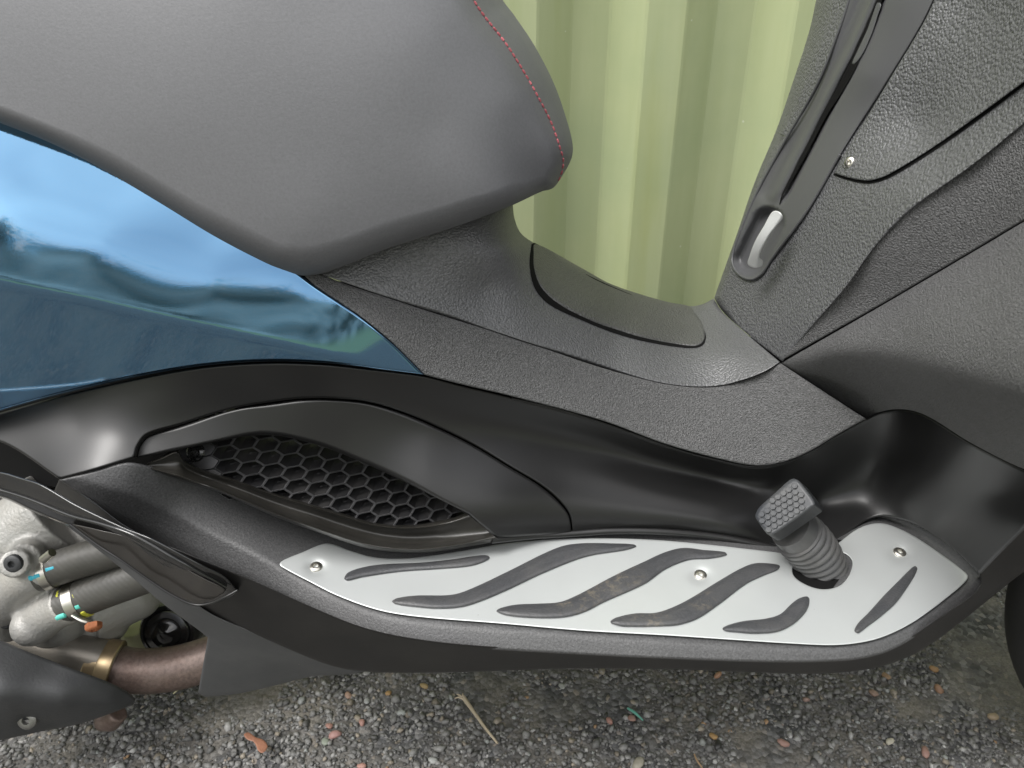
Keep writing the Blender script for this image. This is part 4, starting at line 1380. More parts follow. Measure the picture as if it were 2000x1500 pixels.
# --- vent surround (trough below the grille)
top_ = [(283, 908), (318, 893), (346, 880), (356, 897), (390, 916), (460, 938), (530, 963), (600, 984), (670, 1005), (722, 1021), (775, 1028), (827, 1026), (880, 1016), (914, 1005)]
bot_ = [(283, 914), (300, 918), (337, 931), (380, 945), (425, 959), (480, 983), (530, 1005), (580, 1024), (635, 1043), (680, 1059), (720, 1070), (775, 1077), (845, 1077), (975, 1055)]
T_ = resample(cat(top_, 4), 90); B_ = resample(cat(bot_, 4), 90)
u_ = np.linspace(0, 1, 90)
surround_rails = []
yt = np.interp(u_, [0, .2, .5, .8, 1], [.094, .108, .104, .100, .098])
yb = np.interp(u_, [0, .2, .5, .8, 1], [.090, .080, .070, .078, .088])
for f, dy in ((-.06, .012), (0.0, .001), (.07, -.0035), (.16, .0025), (.40, .0105), (.66, .0085), (.82, -.002), (.90, -.0045), (1.0, .003), (1.03, .012)):
    amp = np.minimum(1, np.minimum(u_ * 5 + .15, (1 - u_) * 6 + .25))
    P2 = T_ * (1 - f) + B_ * f
    y = yt * (1 - f) + yb * f + dy * amp
    surround_rails.append([(p[0], p[1], yy) for p, yy in zip(P2, y)])


def loft_dense(name, rails, mat, parent, m=4, thick=.01):
    R = np.array([[tuple(at(*p)) for p in r] for r in rails])
    k = len(R); rows = []
    for i in range(k - 1):
        p1, p2 = R[i], R[i + 1]
        p0 = R[i - 1] if i > 0 else 2 * p1 - p2
        p3 = R[i + 2] if i + 2 < k else 2 * p2 - p1
        for j in range(m):
            s = j / m
            rows.append(0.5 * (2 * p1 + (p2 - p0) * s + (2 * p0 - 5 * p1 + 4 * p2 - p3) * s * s + (-p0 + 3 * p1 - 3 * p2 + p3) * s**3))
    rows.append(R[-1])
    G = np.array(rows); a, b = G.shape[:2]
    V = list(G.reshape(-1, 3))
    F = [(i * b + j, (i + 1) * b + j, (i + 1) * b + j + 1, i * b + j + 1) for i in range(a - 1) for j in range(b - 1)]
    return mesh_from(name, V, F, mat, parent, True, 60)


loft_dense('vent_surround', surround_rails, M['lip'], S)
# thin lip that continues along the foot of the cowl
tube('cowl_bead', [at(960, 1055, .088), at(1040, 1047, .104), at(1119, 1042, .110), at(1200, 1037, .112), at(1300, 1039, .112), at(1405, 1049, .111), at(1510, 1069, .104), at(1560, 1080, .098)], 0.0030, M['satin'], S, seg=12)

# --- footboard
ZF = 0.318
ridge = [(60, 925), (130, 931), (190, 948), (260, 968), (330, 1000), (420, 1046), (500, 1083), (570, 1122), (640, 1160), (720, 1194), (800, 1212), (900, 1223), (1100, 1239), (1300, 1254), (1500, 1266), (1640, 1268), (1730, 1248), (1800, 1212), (1880, 1158), (1905, 1140), (1925, 1126)]
foot_out = [(116, 937, 'c'), (190, 917), (245, 903), (283, 908), (337, 925), (425, 950), (530, 995), (635, 1032), (720, 1062), (775, 1068), (845, 1068), (915, 1056), (1000, 1046), (1118, 1038), (1250, 1034), (1405, 1043), (1510, 1062), (1600, 1062), (1632, 1054), (1667, 1031), (1702, 1013), (1730, 1009), (1760, 1013), (1790, 1025), (1860, 1069), (1912, 1119), (1923, 1131), (1922, 1143),
            (1895, 1170), (1825, 1219), (1772, 1254), (1720, 1278), (1650, 1291), (1510, 1294), (1300, 1287), (1100, 1277), (900, 1264), (780, 1248), (700, 1228), (620, 1196), (500, 1142), (360, 1085), (250, 1036), (180, 984)]
foot_c = [(1850, 1100, 0, ZF), (1300, 1050, 0, ZF), (1300, 1250, 0, ZF), (1700, 1040, 0, ZF), (1700, 1250, 0, ZF), (1000, 1060, 0, ZF), (1000, 1225, 0, ZF), (1500, 1150, 0, ZF), (760, 1090, 0, ZF), (760, 1200, 0, ZF), (600, 1130, 0, ZF + .004), (640, 1050, 0, ZF + .008),
          (500, 1083, 0, ZF + .018), (330, 1000, 0, ZF + .052), (130, 931, 0, ZF + .10), (262, 903, 0, ZF + .105), (430, 955, 0, ZF + .052), (530, 995, 0, ZF + .028)]
foot_d = Tps(foot_c, 5e-4)
foot, foot_ev = patch('footboard', foot_out, foot_d, M['foot'], S, step=10, edge=(6, .003), thick=0.02, folds=[(ridge, 0.00034, 2.5), ([(p[0] - 8, p[1] + 44) for p in ridge], 0.00028, 4.0)])

# --- footplate
plate_out = [(632, 1062), (650, 1063), (680, 1074), (720, 1086), (760, 1091), (820, 1088), (900, 1076), (980, 1062), (1060, 1054), (1140, 1051), (1220, 1052), (1300, 1056), (1405, 1066), (1510, 1078), (1550, 1083), (1600, 1077), (1632, 1064), (1667, 1038), (1692, 1026), (1720, 1022), (1748, 1029), (1790, 1050), (1842, 1085), (1880, 1114), (1890, 1124), (1888, 1133),
             (1860, 1159), (1790, 1211), (1737, 1239), (1692, 1253), (1632, 1260), (1545, 1257), (1405, 1248), (1300, 1241), (1140, 1232), (980, 1218), (820, 1205), (740, 1192), (660, 1164), (600, 1134), (558, 1112), (546, 1103), (552, 1095), (590, 1079)]
hole = [(1547, 1113), (1553, 1098), (1575, 1084), (1610, 1076), (1640, 1078), (1655, 1084), (1664, 1095), (1664, 1108), (1657, 1126), (1643, 1142), (1622, 1150), (1598, 1150), (1572, 1141), (1552, 1127)]


def dimple(u, v):
    z = np.zeros_like(np.asarray(u, float))
    for a, b in ((617, 1108), (1368, 1124), (1757, 1080)):
        z = z + 0.0042 * np.exp(-(((u - a) / 17.0) ** 2 + ((v - b) / 13.0) ** 2))
    return z


plate_d = lambda u, v: foot_d(u, v)
plate, plate_ev = patch('footplate', plate_out, plate_d, M['alu'], S, step=6, edge=(3.5, .0010), thick=0.006, off=0.0042, holes=[hole], extra=dimple)
# refine around the screws comes from the dimples
for a, b in ((617, 1108), (1368, 1124), (1757, 1080)):
    screw('screw', a, b, plate_ev(a, b) - .0008, 0.0056, M['steel'], plate, (0.0, -0.12, 1.0), dome=0.42)
Z5 = lambda L: [(500 + x / 2.5, 1000 + y / 2.5) for x, y in L]
Z4 = lambda L: [(1300 + x / 2.857, 900 + y / 2.857) for x, y in L]
inserts = [
    Z5([(430, 325), (450, 295), (520, 270), (620, 255), (800, 247), (950, 232), (1080, 213), (1130, 212), (1142, 224), (1110, 245), (1040, 265), (900, 278), (700, 292), (520, 318), (445, 335)]),
    Z5([(664, 436), (690, 420), (780, 408), (960, 403), (1060, 370), (1250, 280), (1400, 205), (1500, 165), (1600, 152), (1750, 153), (1845, 158), (1858, 168), (1800, 187), (1650, 210), (1560, 235), (1400, 300), (1230, 380), (1100, 435), (1000, 465), (880, 472), (760, 462), (680, 450)]),
    Z5([(1174, 485), (1190, 470), (1270, 452), (1380, 447), (1480, 440), (1560, 410), (1750, 310), (1900, 240)]) + [(1300, 1078), (1335, 1070), (1375, 1074), (1415, 1078), (1420, 1084), (1387, 1091), (1345, 1094), (1300, 1112), (1260, 1140), (1180, 1176), (1140, 1196), (1100, 1206), (1040, 1207), (988, 1202)],
    [(1192, 1214), (1204, 1206), (1240, 1198), (1284, 1196), (1335, 1176), (1405, 1134), (1447, 1110), (1475, 1100), (1510, 1101), (1523, 1105), (1519, 1113), (1492, 1124), (1457, 1141), (1405, 1180), (1363, 1208), (1328, 1220), (1300, 1223), (1220, 1224), (1196, 1219)],
    Z4([(317, 936), (345, 918), (430, 895), (560, 880), (640, 855), (700, 800), (740, 770), (788, 756), (803, 772), (795, 820), (760, 870), (700, 920), (620, 955), (500, 965), (400, 958), (330, 950)]),
    Z4([(1053, 948), (1075, 905), (1130, 850), (1220, 750), (1300, 670), (1370, 600), (1393, 587), (1405, 600), (1390, 640), (1340, 720), (1280, 800), (1200, 870), (1120, 930), (1075, 962)]),
]
for k, o_ in enumerate(inserts):
    patch('rubber_insert', o_, foot_d, M['rubber'], plate, step=5, edge=(12, .0045), thick=0.006, off=0.0088)
# well below the pedal hole
patch('pedal_well', [(1535, 1070), (1680, 1065), (1680, 1160), (1535, 1160)], foot_d, M['dark'], foot, step=20, edge=(0, 0), thick=.003, off=0.0012)
patch('well_collar', [(1632, 1082), (1655, 1084), (1664, 1095), (1664, 1108), (1657, 1126), (1643, 1142), (1628, 1148), (1640, 1130), (1648, 1112), (1645, 1096)], foot_d, M['foot'], foot, step=5, edge=(3, .001), thick=.003, off=0.0026)

# --- belly skirt and fin under the footboard
skirt_out = [(116, 934, 'c'), (180, 978), (250, 1030), (360, 1079), (500, 1136), (620, 1190), (700, 1222), (780, 1242), (900, 1258), (1100, 1271), (1300, 1281), (1510, 1288), (1650, 1285), (1720, 1272), (1772, 1248), (1825, 1213), (1895, 1164), (1915, 1140), (1914, 1119, 'c'), (2000, 1030), (2110, 930, 'c'), (2160, 1010, 'c'), (2000, 1117), (1930, 1172), (1860, 1228), (1815, 1260), (1772, 1284), (1702, 1306), (1597, 1316), (1475, 1313), (1300, 1307), (1100, 1306), (925, 1312), (820, 1314), (715, 1312), (662, 1304), (610, 1287), (505, 1242), (421, 1207), (370, 1180), (250, 1110), (150, 1040), (100, 990)]
skirt_c = [(116, 934, .085), (180, 978, .055), (250, 1030, .025), (360, 1079, .0), (130, 1000, .085), (500, 1136, -.002), (700, 1222, -.004), (900, 1258, -.006), (1300, 1281, -.007), (1510, 1288, -.008), (1720, 1272, -.001), (1825, 1213, .009), (1900, 1160, .020), (1912, 1119, .030), (2000, 1030, -.005), (2110, 930, -.06), (2160, 1010, -.03), (2000, 1117, .03), (1860, 1228, .035), (1702, 1306, .02), (1475, 1313, .022), (1100, 1306, .026), (820, 1314, .032), (662, 1304, .030), (505, 1242, .016), (370, 1180, .020), (200, 1080, .06)]
patch('belly_skirt', skirt_out, Tps(skirt_c, 1e-3), M['satin_dusty'], S, step=11, edge=(5, .002), thick=0.05)
tube('cowl_edge_bead', [at(1914, 1117, .026), at(1955, 1074, .012), at(2000, 1029, -.006), at(2070, 962, -.04)], 0.0014, M['fin'], S, seg=10)
fin_out = [(126, 1024, 'c'), (200, 1062), (300, 1122), (372, 1172), (421, 1203), (505, 1238), (610, 1284), (662, 1301), (715, 1310), (690, 1316), (645, 1319), (610, 1321), (540, 1338), (470, 1354), (400, 1360), (387, 1353, 'c'), (390, 1335), (399, 1285), (406, 1245, 'c'), (387, 1230), (317, 1178), (250, 1121), (175, 1061)]
fin_c = [(126, 1024, .03), (300, 1122, .012), (421, 1203, .014), (610, 1284, .026), (700, 1312, .034), (600, 1321, .04), (470, 1354, .05), (388, 1352, .05), (405, 1245, .028), (250, 1121, .03), (500, 1290, .030)]
patch('belly_fin', fin_out, Tps(fin_c, 1e-3), M['fin'], S, step=11, edge=(5, .002), thick=0.02)

# --- folded passenger peg
peg_arm_out = [(-200, 900, 'c'), (0, 921), (40, 932), (80, 945), (150, 985), (240, 1028), (300, 1052), (400, 1105), (440, 1126), (465, 1154, 'c'), (455, 1165), (430, 1176), (405, 1182), (379, 1181, 'c'), (340, 1168), (300, 1130), (240, 1062), (205, 1046), (160, 1034), (120, 1022), (60, 998), (0, 972), (-200, 950, 'c')]
peg_c = [(-200, 900, .052), (-200, 950, .053), (0, 921, .036), (0, 972, .039), (150, 985, .012), (120, 1022, .016), (240, 1028, -.003), (240, 1062, .0), (400, 1105, -.013), (300, 1130, -.008), (465, 1154, -.006), (379, 1181, -.004)]
peg, peg_ev = patch('passenger_peg', peg_arm_out, Tps(peg_c, 1e-3), M['gloss'], S, step=7, edge=(7, .004), thick=0.018, folds=[([(-200, 925), (0, 952), (60, 970), (150, 1008), (240, 1046), (330, 1092), (400, 1130), (440, 1152), (470, 1168)], 0.0006, 3.0)])
tube('peg_rib', [on(peg_ev, u_, v_, .001) for u_, v_ in ((-60, 942), (0, 957), (60, 976), (140, 1008), (200, 1024), (262, 1046), (340, 1090), (400, 1124), (440, 1147))], .0014, M['gloss'], peg, seg=10)
pl_out = [(138, 1024), (200, 1036), (258, 1052), (330, 1092), (400, 1130), (440, 1152), (430, 1164), (405, 1176), (380, 1179), (340, 1163), (290, 1131), (235, 1092), (190, 1064), (155, 1040)]
patch('peg_pad', pl_out, Tps([(138, 1024, .014), (258, 1052, -.002), (400, 1130, -.013), (440, 1152, -.011), (380, 1179, -.004), (290, 1131, .001), (190, 1064, .009), (320, 1112, .001), (240, 1068, .007)], 1e-3), M['peg_inner'], peg, step=6, edge=(4, .002), thick=0.01, off=0.003)
tube('pad_rim', [at(136, 1024, .010), at(190, 1064, .004), at(235, 1093, -.001), at(290, 1132, -.005), at(340, 1164, -.009), at(380, 1181, -.011), at(412, 1178, -.012), at(440, 1166, -.013), at(464, 1153, -.010)], .0009, M['satin'], peg, seg=10)

# --- brake pedal
pb = at(1606, 1122, Z=0.305); pt = at(1543, 1030, .080)
ax = (pt - pb); Ln = ax.length
path, rr = [], []
nr = 10
for i in range(nr * 10 + 1):
    f = i / (nr * 10)
    p = pb.lerp(pt, f) + Vector((0.004 * math.sin(f * math.pi), 0, 0.002 * math.sin(f * math.pi)))
    path.append(p)
    w = abs(math.sin(f * nr * math.pi)) ** 0.8
    base = 0.0215 - 0.0010 * f
    rr.append(base - 0.0012 + 0.0022 * w if f < 0.84 else base - 0.0016 - (f - .84) * 0.006)
pedal = bpy.data.objects.new('brake_pedal', None)
COL.objects.link(pedal); pedal.parent = S; pedal.matrix_parent_inverse = _Sinv
pedal.empty_display_size = .02
V, F = tube_geo(path, rr, 40)
mesh_from('rubber_boot', V, F, M['boot_rubber'], pedal)
pn = Vector((-0.62, -0.40, 0.68)).normalized()
pad_d = Plane(at(1535, 990, .066), pn)
pad_out = [(1539, 940), (1549, 935), (1560, 939), (1575, 957), (1589, 976), (1592, 986), (1584, 993), (1548, 1019), (1511, 1044), (1502, 1045), (1494, 1038), (1480, 1018), (1475, 1008), (1482, 992), (1500, 975), (1518, 959)]
bk = -pn * 0.0165
pad, _ = patch('pedal_pad', pad_out, pad_d, M['pedal_rubber'], pedal, step=4, edge=(7, .0035), thick=0.02, back=tuple(bk),
               extra=lambda u, v: np.zeros_like(u))
hx = Mb()
pad_in = outline_pts([(1542, 944), (1553, 944), (1572, 968), (1580, 980), (1562, 994), (1530, 1016), (1503, 1034), (1495, 1034), (1486, 1015), (1484, 1004), (1502, 982)], 4)
for i in range(-6, 8):
    for j in range(-8, 9):
        c = np.array([1532 + 11.4 * i + 1.0 * j, 988 - 1.0 * i + 12.4 * j + (0.5 * 12.4 if i % 2 else 0)])
        if not inside(c[None], pad_in)[0]:
            continue
        top, bot = [], []
        for k in range(6):
            an = math.radians(60 * k - 8)
            for lst, rr_, dt in ((top, 5.3, -0.0016), (bot, 6.2, 0.0006)):
                uu, vv = c[0] + rr_ * 1.15 * math.cos(an), c[1] + rr_ * math.sin(an)
                t = float(pad_d(np.array([uu]), np.array([vv]))[0]) + dt
                lst.append(CAM + t * rays(uu, vv))
        hx.add(top + bot, [(0, 1, 2, 3, 4, 5)[::-1]] + [(k, 6 + k, 6 + (k + 1) % 6, (k + 1) % 6)[::-1] for k in range(6)])
hx.build('grip_pattern', M['pedal_rubber'], pad, False)

# --- front wheel
wc = Vector((0.748, 0.115, 0.262))
wheel = bpy.data.objects.new('front_wheel', None)
COL.objects.link(wheel); wheel.parent = S; wheel.matrix_parent_inverse = _Sinv
wheel.empty_display_size = .05
prof = []
for k in range(25):
    a = math.pi * (k / 24) - math.pi / 2
    r = 0.200 + 0.066 * math.cos(a) ** 0.75 if abs(math.cos(a)) > 1e-6 else 0.200
    prof.append((r, 0.062 * math.sin(a)))
tyre = lathe('tyre', [(0.185, -0.055)] + prof + [(0.185, 0.055)], wc, (0, -1, 0), M['tyre'], wheel, 96)
lathe('rim', [(0.19, -0.05), (0.19, 0.04), (0.17, 0.045), (0.16, 0.02), (0.05, 0.012), (0.0, 0.02)], wc, (0, -1, 0), M['satin'], wheel, 64)

# --- engine: casting (one remeshed body)
def blob(name, parts, mat, parent, voxel=0.0022, smooth=6):
    mb = Mb()
    for path, r in parts:
        P = [tuple(p) for p in path]
        if len(P) == 1:
            prof = [(r * math.cos(a), r * math.sin(a)) for a in np.linspace(-math.pi / 2, math.pi / 2, 15)]
            V, F = lathe_geo(prof, P[0], (0.1, -1, 0.3), 24)
        else:
            R = np.broadcast_to(np.array(r, float), (len(P),))
            c = cat3([p + (q,) for p, q in zip(P, R)], 8) if len(P) > 2 else np.array([p + (q,) for p, q in zip(P, R)])
            V, F = tube_geo(c[:, :3], c[:, 3], 24)
        mb.add(V, F)
    o = mb.build(name, mat, parent)
    m = o.modifiers.new('remesh', 'REMESH'); m.mode = 'VOXEL'; m.voxel_size = voxel; m.use_smooth_shade = True
    s = o.modifiers.new('smooth', 'SMOOTH'); s.factor = 0.6; s.iterations = smooth
    return o


eng = blob('engine_case', [
    ([at(110, 1065, .24)], 0.060), ([at(40, 1060, .20), at(120, 1000, .22)], [0.045, 0.05]), ([at(170, 1060, .23)], 0.05),
    ([at(60, 1080, .17), at(44, 1094, .14)], [0.018, 0.016]), ([at(28, 1101, .128), at(60, 1090, .18)], [0.0135, 0.014]),
    ([at(96, 1112, .146), at(60, 1126, .150), at(30, 1150, .158), at(22, 1190, .170), at(40, 1220, .18)], [0.0165, 0.0185, 0.021, 0.024, 0.028]),
    ([at(136, 1178, .140), at(100, 1195, .143), at(74, 1215, .146)], [0.020, 0.0205, 0.0215]), ([at(64, 1222, .140)], 0.0205),
    ([at(110, 1205, .18)], 0.034), ([at(180, 1190, .20), at(262, 1160, .222)], [0.036, 0.030]), ([at(262, 1160, .222)], .0305), ([at(200, 1215, .20), at(120, 1222, .19)], [0.026, 0.026]), ([at(205, 1214, .20)], .026), ([at(262, 1120, .23)], .03),
    ([at(20, 1020, .23), at(-60, 1010, .25)], [0.05, 0.06]), ([at(-20, 1180, .2), at(-120, 1160, .22)], [0.04, 0.05]),
    ([at(215, 1245, .205), at(140, 1250, .20)], [0.013, 0.013]),
], M['cast'], S)
screw('bolt', 25, 1101, t_of(25, 1101, .1165), 0.0082, M['shield'], eng, (0, -.9, .35), dome=.3)
screw('bolt', 11, 1213, t_of(11, 1213, .150), 0.0085, M['shield'], eng, (0, -.9, .35), dome=.3)
blob('drain_lug', [([at(262, 1228, .235), at(275, 1255, .235)], [.014, .016]), ([at(268, 1240, .24)], .018)], M['sump'], S, 0.002, 4)


def hose(a, b, r, name='coolant_hose'):
    return tube(name, [a, a.lerp(b, .33) + Vector((0, 0, .001)), a.lerp(b, .66), b], r, M['hose'], S, seg=32)


h1a, h1b = at(74, 1122, .146), at(300, 1052, .175)
h2a, h2b = at(119, 1184, .140), at(345, 1098, .168)
H1 = hose(h1a, h1b, 0.0172); H2 = hose(h2a, h2b, 0.0192)


def band(p, q, f0, f1, r, name, mat, parent, seg=36):
    a, b = p.lerp(q, f0), p.lerp(q, f1)
    n = 8
    return tube(name, [a.lerp(b, i / n) for i in range(n + 1)], r, mat, parent, seg=seg, smooth_path=False)


def arc_mark(p, q, f, a0, a1, r, w, name, mat, parent):
    ax_ = (q - p).normalized()
    c = p.lerp(q, f)
    x = Vector((0, 0, 1)); x = (x - ax_ * x.dot(ax_)).normalized()
    y = ax_.cross(x)
    pts = []
    for i in range(13):
        an = math.radians(a0 + (a1 - a0) * i / 12)
        pts.append(c + (x * math.cos(an) + y * math.sin(an)) * r + ax_ * (0.0004 * math.sin(i * 1.3)))
    return tube(name, pts, [w * .6] + [w] * 11 + [w * .6], mat, parent, seg=10, smooth_path=False)


def line_mark(p, q, f0, f1, ang, r, w, name, mat, parent):
    ax_ = (q - p).normalized()
    x = Vector((0, 0, 1)); x = (x - ax_ * x.dot(ax_)).normalized(); y = ax_.cross(x)
    an = math.radians(ang)
    o_ = (x * math.cos(an) + y * math.sin(an)) * r
    pts = [p.lerp(q, f0 + (f1 - f0) * i / 8) + o_ for i in range(9)]
    return tube(name, pts, [w * .5] + [w] * 7 + [w * .5], mat, parent, seg=10, smooth_path=False)


c1 = band(h1a, h1b, .055, .125, 0.0182, 'hose_clamp', M['steel'], S)
tube('clamp_screw', [c1_ for c1_ in (at(84, 1093, .128), at(102, 1079, .128))], 0.0040, M['steel'], c1, seg=10)
c2 = band(h2a, h2b, .10, .18, 0.0202, 'hose_clamp', M['steel'], S)
# paint marks (which side faces the camera is found by sign)
for sgn in (1,):
    line_mark(h1a, h1b, -.012, .10, 58 * sgn, .0153, .0034, 'paint_mark', M['cyan'], H1)
    line_mark(h1a, h1b, .13, .22, 48 * sgn, .0142, .0038, 'paint_mark', M['cyan'], H1)
    line_mark(h2a, h2b, .0, .095, 84 * sgn, .0172, .0036, 'paint_mark', M['teal'], H2)
    line_mark(h2a, h2b, .18, .225, 74 * sgn, .0160, .0040, 'paint_mark', M['teal'], H2)
    arc_mark(h2a, h2b, .205, 5 * sgn, 48 * sgn, .0164, .0034, 'paint_mark', M['yellow'], H2)
    arc_mark(h2a, h2b, .205, 92 * sgn, 150 * sgn, .0160, .0040, 'paint_mark', M['yellow'], H2)
    arc_mark(h2a, h2b, .07, 0 * sgn, 26 * sgn, .0166, .0030, 'paint_mark', M['yellow'], H2)
screw('clamp_bolt', 183, 1224, t_of(183, 1224, .118), 0.0078, M['rust'], c2, (0.3, -.8, -.5), dome=.5, seg=6)
tube('clamp_tail', [at(140, 1202, .122), at(160, 1212, .120), at(182, 1217, .122)], [.0014, .0022, .0022], M['steel'], c2, seg=8)
# black cap of the oil filter
oc = at(330, 1232, .225)
oax = Vector((0.02, -0.86, 0.46))
lathe('oil_filter', [(.030, -.055), (.0335, -.01), (.0335, .002), (.031, .0055), (.0275, .006), (.0268, .0045), (.0255, .0055), (.0245, .0075), (.018, .0085), (.0165, .006), (.015, .0045), (.0085, .005), (.004, .009), (0, .0095)], oc, oax, M['gloss'], S, 40)

# exhaust
ex = tube('exhaust_pipe', [at(560, 1225, .20), at(470, 1262, .19), at(400, 1289, .178), at(330, 1307, .168), at(260, 1310, .162), at(205, 1300, .160)], 0.0240, M['exhaust'], S, seg=36)
tube('link_pipe', [at(225, 1297, .160), at(175, 1283, .160), at(110, 1268, .162), at(40, 1250, .166), at(-90, 1210, .18)], [.0215, .0210, .0200, .020, .020], M['pipe_grey'], ex, seg=32)
p0, p1 = at(175, 1290, .160), at(228, 1301, .160)
tube('exhaust_clamp', [p0, p0.lerp(p1, .04), p0.lerp(p1, .45), p0.lerp(p1, .5), p0.lerp(p1, .96), p1], [.0236, .0248, .0250, .0262, .0272, .0262], M['collar'], ex, seg=40, smooth_path=False)
shield_out = [(-250, 1165, 'c'), (0, 1250), (50, 1271), (150, 1309), (212, 1332), (246, 1349), (260, 1360), (264, 1367), (255, 1377), (212, 1395), (150, 1415), (75, 1430), (0, 1446), (-250, 1500, 'c')]
shield, sh_ev = patch('exhaust_shield', shield_out, Tps([(-250, 1165, .11), (0, 1250, .10), (100, 1290, .098), (212, 1332, .10), (262, 1366, .11), (0, 1360, .052), (120, 1370, .066), (220, 1370, .09), (0, 1445, .062), (120, 1420, .078), (-250, 1360, .05), (-250, 1500, .07)], 1e-3),
                      M['shield'], S, step=8, edge=(7, .004), thick=0.03, folds=[([(-250, 1362), (0, 1364), (110, 1372), (210, 1374), (270, 1368)], .0002, 3)],
                      extra=lambda u, v: 0.006 * np.exp(-(((u - 50) / 20.0) ** 2 + ((v - 1405) / 18.0) ** 2)))
screw('bolt', 53, 1406, sh_ev(53, 1406) - .002, .0092, M['steel'], shield, (0.02, -.85, .45), dome=.3)
for o in shield.children:
    o.data.materials[0] = surf('dull_bolt_steel', (0.20, 0.195, 0.185), 0.4, None, metallic=.8, var=.2, varscale=60)
# bracket below the shield
blob('shield_bracket', [([at(232, 1392, .12), at(213, 1410, .12)], [.010, .012]), ([at(205, 1408, .12)], .011)], M['exhaust'], S, .002, 4)

# ------------------------------------------------------------------ loose things on the ground
def pebble(u, v, px, col, label, flat=0.7, seed=0, asp=1.3, name='pebble', rough=.6):
    g = at(u, v, Z=0.004)
    t = (g - Vector(CAM)).length
    r = 0.66 * px * t / FPX
    col = tuple((np.array(col) * 0.8 + np.mean(col) * 0.2) * 0.66 + 0.015)
    rg = np.random.default_rng(seed + int(u))
    import bmesh
    bm = bmesh.new()
    bmesh.ops.create_icosphere(bm, subdivisions=2, radius=1)
    off = rg.normal(0, 1, (6, 3))
    for vv in bm.verts:
        n = vv.co.copy()
        s_ = 1 + 0.22 * math.sin(2.1 * n.x + off[0][0]) * math.cos(2.4 * n.y + off[0][1]) + 0.14 * math.sin(3.3 * n.z + off[1][0] + 2 * n.x)
        vv.co = Vector((n.x * asp, n.y, n.z * flat)) * r * s_
    me = bpy.data.meshes.new(name); bm.to_mesh(me); bm.free()
    me.polygons.foreach_set('use_smooth', [True] * len(me.polygons))
    m = surf(name + '_stone', col, rough, ('grain', 500, .0006, .5), var=.25, varscale=120)
    me.materials.append(m)
    o = bpy.data.objects.new(name, me); COL.objects.link(o)
    o.location = (g.x, g.y, r * flat * .75)
    o.rotation_euler = (rg.normal(0, .15), rg.normal(0, .15), rg.uniform(0, 3.1))
    tag(o, label, 'pebble', 'coloured pebbles lying among the dark gravel')
    return o


OR, PK, WH, GY, BR = (0.42, 0.22, 0.06), (0.40, 0.20, 0.15), (0.50, 0.48, 0.42), (0.24, 0.245, 0.24), (0.20, 0.11, 0.06)
pebble(1824, 1305, 9, OR, 'bright orange triangular pebble, nearest the front tyre under the footboard tip', seed=1)
pebble(1731, 1318, 9, (.36, .21, .09), 'dull orange pebble just below the front corner of the footboard', seed=2)
pebble(1834, 1344, 10, (.38, .19, .09), 'rust orange round pebble below the bright orange triangular one', seed=3)
pebble(1707, 1352, 10, (.33, .20, .14), 'pinkish brown stone beside a dusty patch below the footboard front', seed=4)
pebble(1940, 1399, 11, (.42, .30, .17), 'cream and tan pebble beside the front tyre', seed=5)
pebble(1739, 1446, 8, (.55, .5, .38), 'small cream oval pebble alone in the lower right gravel', seed=6, asp=1.6)
pebble(1808, 1468, 10, PK, 'elongated salmon pebble in dust near the lower right corner', seed=7, asp=1.9)
pebble(1393, 1436, 9, (.46, .25, .05), 'orange yellow pebble touching the dark seed pod', seed=8)
pebble(1530, 1449, 10, PK, 'pale pink elongated pebble right of the dark seed pod', seed=9, asp=1.7)
pebble(1191, 1407, 9, (.42, .19, .14), 'larger pink pebble left of the green plastic strand', seed=10)
pebble(1234, 1401, 9, (.40, .21, .16), 'pink pebble directly under the green plastic strand', seed=11)
pebble(1402, 1316, 8, (.46, .22, .1), 'small orange pebble right under the middle of the footboard edge', seed=12, asp=1.7)
pebble(652, 1434, 12, (.44, .21, .18), 'biggest pink oval pebble, left of the straw', seed=13, asp=1.4)
pebble(644, 1416, 8, (.38, .17, .12), 'brownish red pebble touching the biggest pink pebble from above', seed=14)
pebble(706, 1409, 8, (.45, .21, .16), 'salmon pebble up and right of the biggest pink pebble', seed=15)
pebble(680, 1356, 9, (.38, .22, .14), 'tan orange pebble under the grey belly fin tip', seed=16)
pebble(758, 1352, 8, (.42, .23, .05), 'dark amber pebble below the belly skirt', seed=17)
pebble(829, 1338, 8, (.45, .30, .1), 'light amber elongated pebble below the belly skirt', seed=18, asp=1.8)
pebble(706, 1494, 9, (.5, .23, .17), 'salmon pebble cut by the bottom edge of the photo', seed=19)
pebble(635, 1447, 9, (.25, .29, .22), 'pale greenish stone beside the biggest pink pebble', seed=20, asp=1.4)
pebble(588, 1367, 9, (.3, .31, .3), 'light grey angular stone near the grey belly fin', seed=21)
pebble(716, 1366, 8, (.33, .34, .33), 'light grey stone between tan and amber pebbles', seed=22)
pebble(783, 1391, 9, (.33, .35, .33), 'pale grey flat stone left of the straw', seed=23, asp=1.5)
pebble(845, 1483, 10, (.40, .41, .39), 'whitish angular stone near the bottom edge left of the straw foot', seed=24)
pebble(1098, 1338, 8, (.42, .43, .40), 'off-white stone under the middle of the belly skirt', seed=25)
pebble(1246, 1492, 15, (.36, .33, .25), 'large cream broken stone cut by the bottom edge of the photo', seed=26)

# dark pod
pd = pebble(1402, 1455, 10, (.012, .010, .010), 'small black wrinkled seed pod on the gravel', seed=31, asp=1.5, name='seed_pod', rough=.4)
pd['category'] = 'seed pod'; del pd['group']


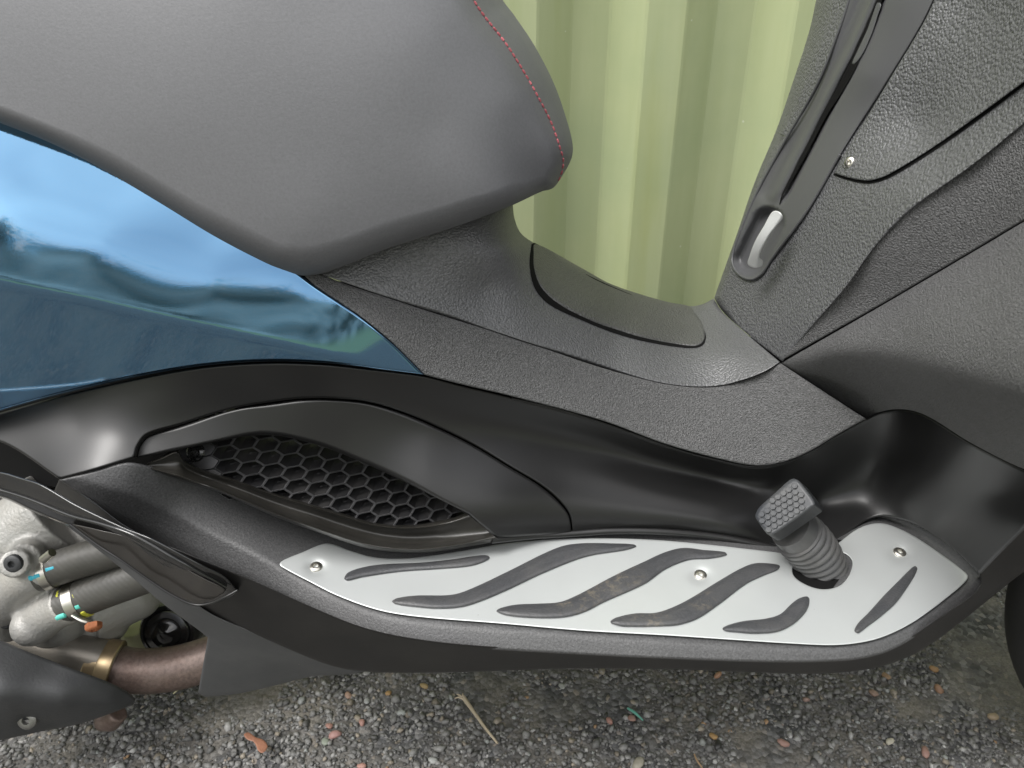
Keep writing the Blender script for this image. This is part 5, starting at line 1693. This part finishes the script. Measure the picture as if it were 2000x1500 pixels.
def ground_strip(name, pts, w, mat, label, cat_, h=.0035):
    P = [at(u, v, Z=h + dz) for u, v, dz in pts]
    o = tube(name, P, w, mat, None, seg=10)
    tag(o, label, cat_)
    return o


straw = surf('dry_straw', (.36, .30, .22), .7, ('grain', 300, .0006, .5), var=.3, varscale=60)
mbs = Mb()
main = cat3([tuple(at(905, 1362, Z=.008)) + (.0028,), tuple(at(925, 1390, Z=.008)) + (.0021,), tuple(at(948, 1422, Z=.007)) + (.0017,), tuple(at(972, 1452, Z=.006)) + (.0013,)], 10)
mbs.add(*tube_geo(main[:, :3], main[:, 3], 10))
for du, dv in ((-12, 4), (-8, -4), (4, -6)):
    c = cat3([tuple(at(908, 1366, Z=.008)), tuple(at(902 + du * .5, 1360 + dv * .5, Z=.010)), tuple(at(900 + du, 1360 + dv, Z=.009))], 5)
    mbs.add(*tube_geo(c, np.linspace(.0017, .0006, len(c)), 8))
so = mbs.build('straw', straw); tag(so, 'dry pale straw stalk with a frayed end lying on the gravel', 'straw')
ground_strip('plastic_strand', [(1226, 1383, .003), (1240, 1392, .004), (1256, 1407, .002)], [.0012, .0016, .0008], surf('green_plastic', (.10, .30, .24), .4), 'thin green plastic strand above two pink pebbles on the gravel', 'plastic strand')
ground_strip('grass_stalk', [(338, 1355, .01), (352, 1344, .012), (372, 1334, .012)], [.0008, .0011, .0007], surf('pale_grass', (.5, .46, .30), .6), 'pale grass blade lying below the brown exhaust pipe', 'grass blade')
ground_strip('twig', [(1356, 1473, .003), (1362, 1486, .003), (1372, 1500, .002)], [.0009, .0011, .0008], surf('twig_bark', (.24, .16, .09), .7), 'short brown twig near the bottom edge left of the cream pebble', 'twig')
# winged maple seed
mo, _ = patch('maple_seed', [(476, 1435), (484, 1430), (492, 1434), (500, 1440), (512, 1444), (521, 1452), (522, 1462), (512, 1471), (504, 1466), (500, 1456), (494, 1448), (484, 1445)],
              Plane((0, 0, .006), (0.1, .12, 1)), surf('dry_red_brown_seed', (.22, .10, .06), .6, ('grain', 300, .0008, .5), var=.4, varscale=70), None, step=5, edge=(4, .0012), thick=.002)
tag(mo, 'reddish brown winged maple seed on the gravel in front of the scooter', 'seed')
